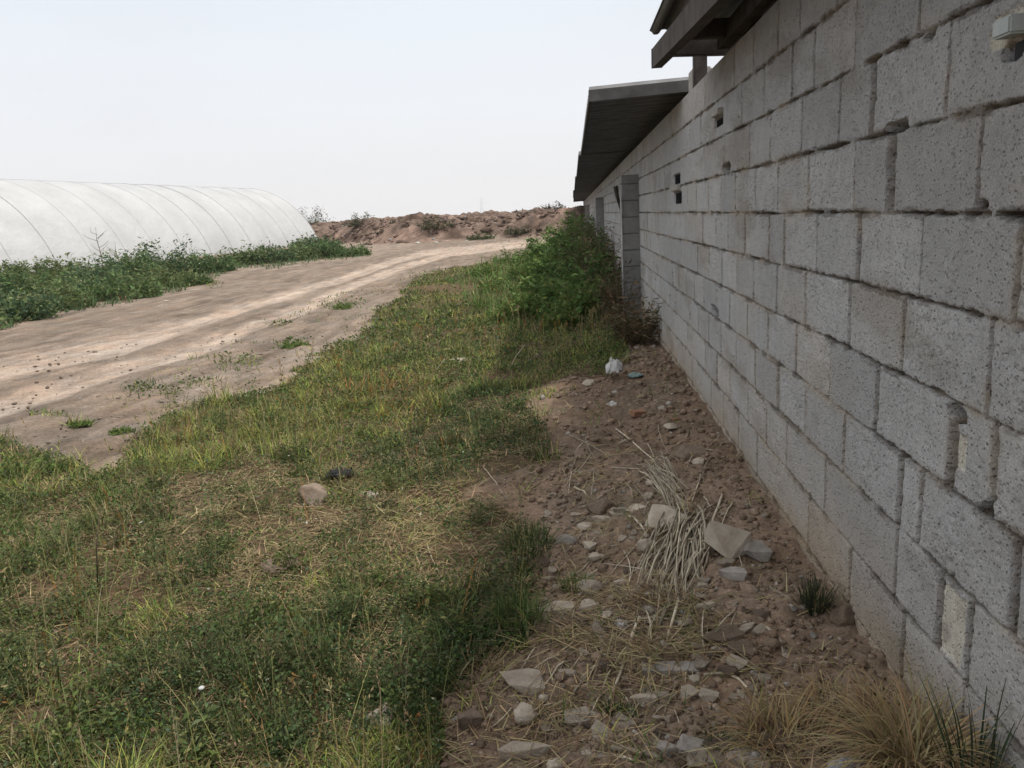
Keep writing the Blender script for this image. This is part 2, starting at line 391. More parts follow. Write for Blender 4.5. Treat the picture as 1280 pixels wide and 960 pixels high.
def spoil_bank():
    xs = axis(-140, 60, -6, .16, .004); ys = np.concatenate([np.arange(46, 84, .17), 84+np.cumsum(np.linspace(.25, 9, 60))])
    X, Y = np.meshgrid(xs, ys); B = bank(X, Y); Z = B
    Z = Z+ss(.1, .8, B)*(.22*fbm(X/.5, Y/.5, 4, 91)+.45*np.abs(fbm(X/1.7, Y/1.7, 3, 92)))*(Y < 95)-.06*(B < .03)-2*(B < .001)*0
    c = np.array([.185, .132, .106])[None, None]*(1+.45*fbm(X/2.5, Y/2.5, 4, 93)[..., None])
    dark = ss(.1, .45, fbm(X/1.6, Y/1.2, 4, 95)); c = c*(1+.55*fbm(X/.5, Y/.35, 4, 94)[..., None]); c = c*(1-.50*dark[..., None]*np.array([.9, .95, 1]))
    pal = ss(.15, .5, fbm(X/3+7, Y/2, 3, 97)); c = c*(1+.5*pal[..., None]*np.array([1, .93, .85]))
    me = npmesh('hill', np.stack([X, Y, Z], -1).reshape(-1, 3), gridq(*X.shape), np.clip(c, .03, .5).reshape(-1, 3), True)
    tag(link('hill', me, M['bank']), kind='structure')
spoil_bank()
# ================================================================ SHED (block wall, pillars, roofs)
JO = {  # per course (counted from the eye level bed joint): photo pixels of head joints and half widths in mm
 3: [(1000, 20, 5), (973, 35, 5), (942, 60, 5), (918, 75, 4), (881, 130, 4), (838, 152, 5), (812, 175, 5)],
 2: [(1149, 20, 6), (1069, 40, 4), (1017, 80, 3), (990, 95, 8), (955, 115, 4), (927, 128, 3), (876, 160, 4), (862, 170, 4), (815, 200, 4)],
 1: [(1184, 87, 6), (1090, 124, 10), (1050, 138, 3), (1002, 163, 8), (963, 180, 3), (937, 179, 4), (905, 190, 3), (880, 200, 4), (845, 215, 3)],
 0: [(1226, 190, 4), (1113, 226, 27), (1067, 240, 2), (1010, 235, 2), (972, 235, 4), (944, 238, 3), (919, 240, 2), (901, 240, 3), (885, 243, 6), (870, 245, 3), (859, 246, 4), (833, 250, 3), (815, 253, 5)],
 -1: [(1271, 345, 5), (1151, 325, 5), (1073, 312, 9), (1020, 305, 5), (980, 300, 3), (961, 295, 7), (931, 293, 8), (910, 290, 3), (894, 288, 3), (878, 285, 6), (856, 283, 3), (824, 280, 3)],
 -2: [(1234, 470, 6), (1128, 420, 5), (1061, 395, 7), (1006, 378, 3), (971, 365, 10), (942, 352, 3), (920, 345, 3), (902, 332, 5), (886, 329, 3), (872, 323, 14), (829, 307, 3)],
 -3: [(1240, 590, 7), (1189, 555, 20), (1095, 500, 6), (1036, 480, 3), (994, 447, 4), (960, 400, 4), (934, 395, 3), (912, 384, 7), (896, 376, 3), (880, 367, 6)],
 -4: [(1266, 740, 16), (1149, 640, 9), (1125, 600, 12), (1055, 553, 5), (1006, 516, 4), (972, 490, 12), (944, 460, 4), (920, 437, 5), (901, 420, 4), (886, 411, 6)],
 -5: [(1210, 800, 6), (1172, 765, 10), (1120, 680, 2), (1031, 620, 3), (983, 570, 3), (958, 530, 4), (935, 500, 3), (912, 480, 4)],
 -6: [(1200, 900, 4), (1127, 815, 4), (1062, 725, 6), (1010, 660, 4), (946, 570, 4), (923, 550, 4), (904, 500, 5)]}
HOLES = [(1119, 159, 26, 15, .14), (1195, 518, 26, 22, .10), (1232, 640, 15, 22, .09), (1266, 60, 26, 28, .17), (898, 152, 11, 12, .17), (846, 224, 8, 13, .17), (847, 247, 9, 15, .17),
         (908, 209, 10, 12, .06), (894, 389, 9, 11, .06), (1226, 256, 18, 14, .022), (770, 240, 6, 16, .1), (892, 385, 6, 8, .05), (1160, 46, 14, 10, .03)]
shed = empty('block_shed', (WX, 6, 0), 'long low shed of rough grey concrete blocks with dark metal eaves along the right side', 'shed')
def local(V, o=(WX, 6, 0)): return V-np.array(o)
def wall():
    ys = [-2.0, -1.0, -.3, .2, .6]; y = .85
    while y < 62:
        ys.append(y); y += y*(.0026 if y < 6 else .0052)
    ys.append(62.0); ys = np.array(ys); zt = Z0+4*CS-.004
    zs = np.arange(-.15, zt, .0042); zs = np.append(zs, zt)
    Y, Z = np.meshgrid(ys, zs)
    wob = .0065*fbm(Y/1.1, Y*0+.5, 3, 101)+.003*fbm(Y/.25, Z*3, 2, 102)
    f = (Z-Z0+wob)/CS; r = np.floor(f).astype(int); fr = f-r; r = np.minimum(r, 3)
    up = np.where(f >= 4, 0, 1)
    dz = np.minimum(fr, 1-fr)*CS; dz = np.where((f > 3.9), fr*0+.1, dz)
    dy = np.full(Y.shape, 9.); bid = np.zeros(Y.shape)
    for k in range(-9, 4):
        js = [(on_wall(px, py)[0], hw/1000.) for px, py, hw in JO.get(k, [])]
        js.sort(); rr = random.Random(k+50)
        if js: lo, hi = js[0][0], js[-1][0]
        else: lo = hi = 2+.2*(k % 2); js = [(lo, .004)]
        while lo > -2: lo -= .41; js.append((lo, .004))
        while hi < 62: hi += .41+rr.uniform(-.01, .012); js.append((hi, rr.choice([.003, .004, .005, .008])))
        js.sort(); J = np.array([a for a, _ in js]); W = np.array([b*1.0+.0003 for _, b in js])
        mk = r == k; yy = Y[mk]+.004*fbm(Z[mk]/.05, Y[mk]*0+k, 2, 200+k)+(0.006*fbm(Z[mk]/.2, Y[mk]*3, 2, 230+k))
        i = np.clip(np.searchsorted(J, yy), 1, len(J)-1)
        d0 = yy-J[i-1]-W[i-1]; d1 = J[i]-yy-W[i]; dy[mk] = np.minimum(d0, d1); bid[mk] = k*977+i
    bed = .0026+.0034*fbm(Y/.12, Z/.4, 3, 111)+.003*fbm(Y/.03, Z/.03, 2, 113)
    d1 = dz-bed; ern = .0036*fbm(Y/.018, Z/.018, 3, 115)+.003*fbm(Y/.06, Z/.06, 2, 116)+.010*np.maximum(0, fbm(Y/.08, Z/.08, 2, 117)-.25)
    d = np.minimum(d1, dy)-ern
    hb = _h(bid, bid*0+3, 5); hc = _h(bid, bid*0+8, 6); hd = _h(bid, bid*0+11, 9)
    smear = ss(-.08, .22, fbm(Y/.33, Z/.18, 3, 121))        # where mortar was smeared over the joint
    isb = d1 < dy
    rec = np.where(isb, .030+.014*fbm(Y/.1, Z/.1, 2, 123), .045+.02*hd)
    wide = (~isb) & (d < -.008); rec = np.where(wide, .13, rec)
    rec = np.where(isb, rec*(1-.72*smear), rec*(1-.55*smear*(hc > .45)))
    t = 1-ss(-.0035, .0025, d)
    X = rec*t+.0018*np.exp(-np.maximum(d, 0)/.005)
    X = X+(hb-.5)*.007*(1-t)+.0013*fbm(Y/.012, Z/.012, 3, 131)+.0012*fbm(Y/.2, Z/.2, 2, 133)
    X = X+.0045*ss(.15, .55, fbm(Y/.013, Z/.013, 2, 137))*ss(-.3, .3, fbm(Y/.2, Z/.2, 2, 138))
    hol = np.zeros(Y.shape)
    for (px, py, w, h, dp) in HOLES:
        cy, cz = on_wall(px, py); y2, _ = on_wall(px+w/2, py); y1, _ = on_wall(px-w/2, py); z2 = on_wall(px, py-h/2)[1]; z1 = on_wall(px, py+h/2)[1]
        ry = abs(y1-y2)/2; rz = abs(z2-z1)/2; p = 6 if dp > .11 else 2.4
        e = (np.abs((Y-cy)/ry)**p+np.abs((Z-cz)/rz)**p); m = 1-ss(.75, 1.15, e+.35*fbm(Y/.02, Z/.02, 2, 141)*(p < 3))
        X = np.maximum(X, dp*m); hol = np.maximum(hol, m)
    base = np.array([.415, .415, .415])
    c = base[None, None]*(1+(hb-.5)*.20)[..., None]
    warm = (hc > .80)*.3+.35*ss(.1, .5, fbm(Y/.5, Z/.3, 3, 151))
    low = 1-ss(.35, .75, Z); warm = warm+.5*low+.5*ss(4, 10, Y)*0
    c = c*(1+warm[..., None]*np.array([.06, -.015, -.09]))
    c = c*(1+.10*fbm(Y/.25, Z/.25, 4, 153)[..., None])
    jm = 1-ss(-.002, .004, d); mcol = np.array([.23, .195, .155])
    c = c*(1-jm[..., None])+mcol*jm[..., None]*(1+.35*fbm(Y/.04, Z/.04, 2, 157)[..., None])
    # sandy mortar smears around joints
    sm = smear*np.exp(-np.maximum(d, 0)/.014)*.8; c = c*(1-sm[..., None])+np.array([.37, .325, .27])*sm[..., None]*(1+.3*fbm(Y/.02, Z/.02, 2, 158))[..., None]
    st_ = ss(.15, .5, fbm(Y/.6, Z/.22, 4, 171)); c = c*(1-.22*st_[..., None]*np.array([.8, .9, 1.05]))
    dmp = (1-ss(.12, .42, Z+.10*fbm(Y/.4, Z/.3, 3, 173)))[..., None]; c = c*(1-dmp*np.array([.10, .20, .34]))
    # dark moss and dirt lines hanging under some bed joints
    ds = ss(-.1, .3, fbm(Y/.10, Z/.12, 4, 159))*(dz < .018+.012*fbm(Y/.03, Z/.03, 2, 160))*(d1 < .012); c = c*(1-.42*ds[..., None]*np.array([.95, 1, 1.05]))
    X = X+.006*ds*np.clip(fbm(Y/.012, Z/.012, 2, 162), -.3, 1)
    # pale plaster filling of the wide joint close to the ground, and one beside the vent
    for (ax, ay, bx, by) in [(1176, 728, 1212, 850), (1195, 537, 1205, 592), (1238, 22, 1292, 46)]:
        ya, za = on_wall(ax, ay); yb, zb = on_wall(bx, by)
        if ax == 1176: yb = ya-.118
        lo_, hi_ = min(ya, yb), max(ya, yb); zl, zh = min(za, zb), max(za, zb)
        if ax == 1176: zl, zh = Z0-5*CS+.012, Z0-4*CS-.012
        e = np.maximum(np.abs(Y-(lo_+hi_)/2)/((hi_-lo_)/2), np.abs(Z-(zl+zh)/2)/((zh-zl)/2))+.16*fbm(Y/.03, Z/.03, 3, 161)
        m = 1-ss(.9, 1.0, e); pc = np.array([.62, .57, .49])*(1-.35*ss(.1, .5, fbm(Y/.05, Z/.08, 3, 163)))[..., None]
        c = c*(1-m[..., None])+pc*m[..., None]; X = X*(1-m)+(.006+.003*fbm(Y/.05, Z/.05, 2, 165))*m
    c = c*(1-.4*hol[..., None])  # shade inside the holes painted into the wall colour
    V = local(np.stack([WX+X, Y, Z], -1).reshape(-1, 3)); n = len(V)
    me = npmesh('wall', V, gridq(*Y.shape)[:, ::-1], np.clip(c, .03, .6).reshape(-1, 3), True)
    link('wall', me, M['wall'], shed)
    bm = bmesh.new(); box_bm(bm, (WX+.215-WX, 30-6, (zt-.15)/2-.004), (.06, 64, zt+.15-.004))
    box_bm(bm, (.115, 24, zt-.006), (.17, 64, .010)); box_bm(bm, (.1, 62.01-6, zt/2), (.2, .04, zt+.2)); bm_obj('wall_core', bm, M['mortar'], shed)
    return zt
ZT = wall()
def pillar(Y, dx, dy, zt, name='pillar'):
    # buttress of stacked blocks
    nz = int((zt+.2)/.006); hs = []
    prof = []; W = WX-dx
    us = np.concatenate([np.linspace(0, dx, 36), dx+np.linspace(.006, dy, 34)])   # along near face (x) then outer face (y)
    zs = np.linspace(-.2, zt, nz); U, Z = np.meshgrid(us, zs)
    fr = (Z-Z0+.05)/CS; fr = fr-np.floor(fr); d = np.minimum(fr, 1-fr)*CS-.005-.003*fbm(U/.05, Z/.05, 2, 301)
    cor = np.minimum(np.abs(U-dx), .02)
    rec = .014*(1-ss(-.003, .003, d))+.003*np.exp(-np.maximum(d, 0)/.006)+.0015*fbm(U/.015, Z/.015, 3, 303)+.005*np.exp(-cor/.006)
    X = np.where(U <= dx, WX-U+0*rec, W+rec*.9); Yv = np.where(U <= dx, Y+rec, Y+(U-dx))
    X = np.where(U <= dx, np.maximum(X, W+.003), X)
    c = np.array([.30, .295, .29])[None, None]*(1+.12*fbm(U/.2, Z/.2, 3, 305)[..., None])*(1-.35*(1-ss(-.003, .003, d)))[..., None]
    me = npmesh(name, local(np.stack([X, Yv, Z], -1).reshape(-1, 3)), gridq(*U.shape), c.reshape(-1, 3), True)
    p = link(name, me, M['wall'], shed)
    bm = bmesh.new(); box_bm(bm, (WX-dx/2+.005-WX, Y+dy/2+.012-6, zt/2-.1), (dx-.02, dy-.03, zt+.196)); bm_obj('mortar_core', bm, M['mortar'], p)
pillar(10.13, .215, .4, H+.42); pillar(21.5, .22, .4, H+.36); pillar(40, .22, .4, H+.33)
# drainpipe-like pale strip on the outer corner of the first pillar
me = tube_mesh('conduit', [([(WX-.222-WX, 10.115-6, -.05), (WX-.222-WX, 10.115-6, H+.17)], [.008, .008])], 8); link('conduit', me, M['white_plastic'], shed)
me = tube_mesh('iron_hook', [([at_depth(769, 233, 12.4)-Vector((WX, 6, 0)), at_depth(772, 247, 12.4)-Vector((WX, 6, 0)), at_depth(776, 262, 12.4)-Vector((WX, 6, 0))], [.035, .03, .02])], 6); link('timber_brace', me, M['wood'], shed)
def sheet(name, x0, x1, y0, y1, z0, z1, pitch=.076, amp=.011, along='x', tilt=0, parent=shed, m='sheet'):
    ny = max(8, int((y1-y0)/(pitch/8 if along == 'x' else .25))); nx = 14 if along == 'x' else int(abs(x1-x0)/(pitch/8))
    xs = np.linspace(x0, x1, nx); ys = np.linspace(y0, y1, ny); X, Y = np.meshgrid(xs, ys)
    t = (X-x0)/(x1-x0); ph = (Y if along == 'x' else X)/pitch*2*pi
    Z = z0+(z1-z0)*t+amp*np.tanh(2.6*np.sin(ph))+.006*fbm(X/.5, Y/.5, 2, int(y0*10))+tilt*(Y-y0)/(y1-y0)
    n = X.size; V = np.concatenate([np.stack([X, Y, Z], -1).reshape(-1, 3), np.stack([X, Y, Z+.004], -1).reshape(-1, 3)])
    q = gridq(*X.shape); i = np.arange(n).reshape(X.shape)
    rim = np.concatenate([i[0, :], i[1:, -1], i[-1, -2::-1], i[-2:0:-1, 0]]); r2 = np.roll(rim, -1)
    rq = np.stack([rim, r2, r2+n, rim+n], 1)
    me = npmesh(name, local(V), np.concatenate([q[:, ::-1], q+n, rq[:, ::-1]]), np.full((2*n, 3), .1), True)
    return link(name, me, M[m], parent)
# lower awning, in overlapping sheets, running away along the wall
za = H+.875
for i, (a, b, ex, dzz) in enumerate([(6.15, 12.4, .155, 0), (12.3, 20.5, .12, -.01), (20.3, 31.5, .09, -.02), (31.7, 45, .04, -.04), (44.8, 62, .07, -.04)]):
    sheet('roof_sheet', ex, 5.2, a, b, za+dzz-.005*i, za+.16+dzz, .22, .032)
bm = bmesh.new(); beam(bm, (.15-WX, .13, za-.035), (4-WX, .13, za+.09), .012, .075); beam(bm, (.15-WX, .118, za-.07), (4-WX, .118, za+.055), .02, .022); bm_obj('edge_trim', bm, M['dark_sheet'], shed)
bm = bmesh.new()
for yy in (6.21, 12.2, 20.2, 31.4, 44): beam(bm, (.16-WX, yy-6+.07, za-.06), (1.2-WX, yy-6+.07, za-.06+.12), .05, .05)
bm.free()
bm = bmesh.new(); beam(bm, (.165-WX, .15, za-.035), (.165-WX, 6.2, za-.035), .02, .03); bm_obj('eave_batten', bm, M['wood'], shed)
# nearer, higher roof
def wl(p): return Vector(p)-Vector((WX, 6, 0))
ED = 4.9
e0 = at_depth(812, 46, ED); zr = e0.z
sheet('roof_sheet', e0.x, 5.2, -3, ED, zr+.02, zr+.10, .09, .012, along='y')
bm = bmesh.new()
a = at_depth(821, 73, ED+.05); b = at_depth(897, -10, 3.1); dd = (b-a); beam(bm, wl(a), wl(a+dd*3.0), .055, .10)
bm_obj('purlin', bm, M['wood'], shed, bev=.004)
bm = bmesh.new()
a = at_depth(838, 56, ED-.02); beam(bm, wl(a+Vector((0, 0, 0))), wl((a.x+.02, -2.5, a.z)), .05, .08); bm_obj('purlin', bm, M['wood'], shed, bev=.004)
bm = bmesh.new(); a = at_depth(905, 50, 4.5); beam(bm, wl(a), wl((a.x, -2.5, a.z)), .06, .08); bm_obj('purlin', bm, M['wood'], shed, bev=.004)
bm = bmesh.new(); a = at_depth(840, 57, 5.0); b = at_depth(925, 55, 5.0); beam(bm, wl(a), wl(a+(b-a)*4), .06, .12)
bm_obj('rafter', bm, M['wood'], shed, bev=.004)
bm = bmesh.new(); a = at_depth(850, 38, 4.3); b = at_depth(935, 34, 4.3); beam(bm, wl(a), wl(a+(b-a)*4), .05, .09)
bm_obj('rafter', bm, M['wood'], shed, bev=.004)
bm = bmesh.new(); t0 = at_depth(862, 66, 5.75); bb = at_depth(864, 124, 5.75)
beam(bm, wl((WX+.05, 5.62, ZT-.02)), wl((WX+.05, 5.62, zr+.02)), .085, .085); bm_obj('post', bm, M['wood'], shed, bev=.005)
bm = bmesh.new(); box_bm(bm, wl((WX+.0835, 5.83, ZT+.075)), (.13, .2, .16)); bm_obj('cap_block', bm, M['mortar'], shed, bev=.01)
bm = bmesh.new(); box_bm(bm, wl((WX+.45, 6.0, ZT+.02)), (.5, .05, .3)); bm_obj('gable_board', bm, M['wood'], shed, bev=.004)
# rough stubs beside the vents
for (px, py, w, h) in [(899, 141, 9, 8), (846, 235, 9, 7)]:
    cy, cz = on_wall(px, py); y2, _ = on_wall(px+w/2, py); z2 = on_wall(px, py-h/2)[1]
    bm = bmesh.new(); box_bm(bm, wl((WX, cy, cz)), (.06, abs(y2-cy)*2, abs(z2-cz)*2)); bm_obj('vent_lintel', bm, M['mortar'], shed, bev=.004)
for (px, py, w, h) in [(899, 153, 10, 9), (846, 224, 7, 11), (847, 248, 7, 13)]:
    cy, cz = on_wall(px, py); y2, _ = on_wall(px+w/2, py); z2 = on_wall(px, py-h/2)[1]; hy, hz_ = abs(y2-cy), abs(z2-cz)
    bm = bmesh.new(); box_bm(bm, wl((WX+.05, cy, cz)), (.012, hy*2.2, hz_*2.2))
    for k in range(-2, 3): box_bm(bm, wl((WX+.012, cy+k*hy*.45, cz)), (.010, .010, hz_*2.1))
    bm_obj('vent_shade_grille', bm, M['black_plastic'], shed)  # black backing and bars added to stand for shade in the openings
cy, cz = on_wall(1262, 36); cy -= .02; bm = bmesh.new(); box_bm(bm, wl((WX-.002, cy, cz)), (.05, .062, .034)); bm_obj('pipe_bracket', bm, M['teal_pale'], shed, bev=.004)
cy, cz = on_wall(1274, 64); bm = bmesh.new(); box_bm(bm, wl((WX+.03, cy, cz)), (.05, .055, .040)); bm_obj('hole_shade_block', bm, M['black_plastic'], shed, bev=.003)  # black block added in the hole to stand for its dark inside
# far side of the shed, so that it is a closed dark room
bm = bmesh.new(); box_bm(bm, wl((5.1, 29, 1.2)), (.2, 66, 2.7)); box_bm(bm, wl((3, -3.1, 1.3)), (4.2, .2, 2.9)); box_bm(bm, wl((3.0, 61.9, 1.3)), (4.1, .2, 2.9)); bm_obj('rear_wall', bm, M['mortar'], shed)
# ================================================================ GREENHOUSE
def greenhouse():
    g0 = np.array(ray(0, 346)); g1 = np.array(ray(400, 305)); g0 = g0*(-H/g0[2]); g1 = g1*(-H/g1[2])
    A = Vector((g0[0], g0[1], 0)); B = Vector((g1[0], g1[1], 0)); ax = (B-A).normalized(); nx = Vector((-ax.y, ax.x, 0))
    HW = 6.8; HT = 5.1; Ln = (B-A).length+26; C = B+nx*HW
    gh = empty('greenhouse', C, 'long arched white plastic film greenhouse tunnel behind the weeds on the left', 'greenhouse')
    def P(s, a, o=0):   # s back from the far end, a angle 0..pi from near foot
        c_, s_ = cos(a), sin(a); r = 1+o
        RR = (HW*HW+HT*HT)/(2*HT); am = math.atan2(HW, RR-HT) if RR > HT else pi/2
        q = (1-2*a/pi)*am
        return Vector((0, 0, -.1))-ax*s-nx*(RR*sin(q)*r)+Vector((0, 0, (RR*cos(q)-(RR-HT))*r))
    NS = 190; NA = 48; V = []; Cc = []
    hoops = [0]; 
    while hoops[-1] < Ln: hoops.append(hoops[-1]+2.6)
    for i in range(NS+1):
        s = Ln*i/NS; ph = (s/2.6) % 1; sag = .045*sin(ph*pi)
        for j in range(NA+1):
            a = pi*j/NA; p = P(s, a, -sag/5*(.4+abs(sin(a)))); V.append(tuple(p))
            dirt = 1-.10*max(0, .8-p.z)/.8; Cc.append((dirt, dirt, dirt*.99))
    me = npmesh('film_cover', np.array(V), gridq(NS+1, NA+1), np.array(Cc), True); link('film_cover', me, M['film'], gh)
    # end closure
    ev = [tuple(P(0.02, pi*j/NA, -.01)) for j in range(NA+1)]; me = bpy.data.meshes.new('end_film'); me.from_pydata(ev, [], [tuple(range(NA+1))])
    at = me.attributes.new('Col', 'FLOAT_COLOR', 'POINT')
    for d in at.data: d.color = (.95, .95, .95, 1)
    link('end_film', me, M['film'], gh)
    rr = random.Random(4)
    for i, s in enumerate(hoops[:-1]):
        rad = .026 if i in (0, 4) else rr.choice([.007, .010, .014, .02]); pts = [P(s, pi*j/40, .002) for j in range(41)]
        link('hoop', tube_mesh('hoop', [(pts, [rad]*41)], 5), M['film_rib'], gh)
    pts = [P(Ln*k/20, pi/2, .003) for k in range(21)]; link('ridge_pipe', tube_mesh('ridge_pipe', [(pts, [.014]*21)], 5), M['film_rib'], gh)
greenhouse()
# ================================================================ ROCKS AND RUBBLE
def rock_mesh(seed, sx, sy, sz, kind):
    rr = random.Random(seed); bm = bmesh.new()
    if kind == 'block':
        box_bm(bm, (0, 0, 0), (sx, sy, sz))
        bmesh.ops.bevel(bm, geom=bm.edges[:], offset=min(sx, sy, sz)*.09, segments=1, affect='EDGES')
    elif kind == 'stone':
        bmesh.ops.create_icosphere(bm, subdivisions=4, radius=.5); P = np.array([v.co[:] for v in bm.verts]); Dn = P/np.linalg.norm(P, axis=1, keepdims=True)
        r = .5*(1+.30*fbm(Dn[:, 0]*1.3+seed % 31, Dn[:, 1]*1.3+Dn[:, 2]*1.7, 3, seed % 97)+.06*fbm(Dn[:, 0]*6+Dn[:, 2]*4, Dn[:, 1]*6-Dn[:, 2]*5, 3, seed % 89))
        for q in range(9):      # broken faces: planes that shave the lump
            nrm = np.array([rr.gauss(0, 1), rr.gauss(0, 1), rr.gauss(0, .8)]); nrm /= np.linalg.norm(nrm); h_ = rr.uniform(.29, .43); dt = Dn@nrm
            r = np.where(dt > .05, np.minimum(r, h_/np.maximum(dt, .05)), r)
        for v, d_, k in zip(bm.verts, Dn, r): v.co = Vector((d_[0]*k*sx*1.15, d_[1]*k*sy*1.15, d_[2]*k*sz*1.15))
        me = bpy.data.meshes.new('rock'); bm.to_mesh(me); bm.free()
        for p in me.polygons: p.use_smooth = True
        return me
    else:
        n = 11 if kind == 'slab' else 44
        for i in range(n):
            a = rr.uniform(0, 2*pi)
            if kind == 'slab':
                a = 2*pi*i/n*2+rr.uniform(-.35, .35); r = rr.uniform(.8, 1.1); z = .5 if i % 2 else -.5
                bm.verts.new((cos(a)*r*sx/2*(1 if z > 0 else .92), sin(a)*r*sy/2*(1 if z > 0 else .92), z*sz*rr.uniform(.93, 1.03)))
            else:
                u = rr.uniform(-1, 1); q = (1-u*u)**.5; r = rr.uniform(.88, 1.06)
                bm.verts.new((cos(a)*q*r*sx/2, sin(a)*q*r*sy/2, u*r*sz/2))
        res = bmesh.ops.convex_hull(bm, input=bm.verts[:])
        bmesh.ops.delete(bm, geom=[e for e in res['geom_interior'] if isinstance(e, bmesh.types.BMVert)], context='VERTS')
        bmesh.ops.dissolve_limit(bm, angle_limit=.08, verts=bm.verts[:], edges=bm.edges[:])
        bmesh.ops.bevel(bm, geom=bm.edges[:], offset=min(sx, sy, sz)*(.05 if kind == 'slab' else .12), segments=1 if kind == 'slab' else 2, affect='EDGES')
    bmesh.ops.triangulate(bm, faces=bm.faces[:])
    bmesh.ops.subdivide_edges(bm, edges=[e for e in bm.edges if e.calc_length() > min(sx, sy)*.12], cuts=2, use_grid_fill=True)
    bm.normal_update(); s = min(sx, sy, sz); P = np.array([v.co[:] for v in bm.verts]); sc = max(sx, sy)
    d = s*(.10 if kind == 'slab' else .05)*fbm(P[:, 0]/sc*5+seed, (P[:, 1]+P[:, 2])/sc*5, 3, seed % 90)
    for v, k in zip(bm.verts, d): v.co += v.normal*k
    me = bpy.data.meshes.new('rock'); bm.to_mesh(me); bm.free()
    for p in me.polygons: p.use_smooth = kind == 'stone'
    return me
def rock(px, py, w, h, kind, m, name, label, cat='stone', rz=0, tilt=(0, 0), hz=None, group=None, asp=None, seed=None):
    X, Y, Z = ground_pt(px, py); D = math.sqrt(X*X+Y*Y+(H-Z)**2); sx = 1.12*w*D/FPX; vis = 1.1*h*D/FPX
    el = math.atan2(H-Z, D)
    if kind in ('slab', 'block'): sz = hz or .032; sy = max(.3*sx, min(1.5*sx, (vis-sz*cos(el))/sin(el)))
    else: sz = vis*.85; sy = sx*.85
    if asp: sy = sx*asp
    me = rock_mesh(seed or int(px*7+py), sx, sy, sz, kind)
    o = link(name, me, M[m]); o.location = (X, Y, Z+sz*(.26 if kind != 'stone' else .12)+abs(sin(tilt[0]))*sy*.25+abs(sin(tilt[1]))*sx*.25)
    o.rotation_euler = (tilt[0], tilt[1], rz); return tag(o, label, cat, group)
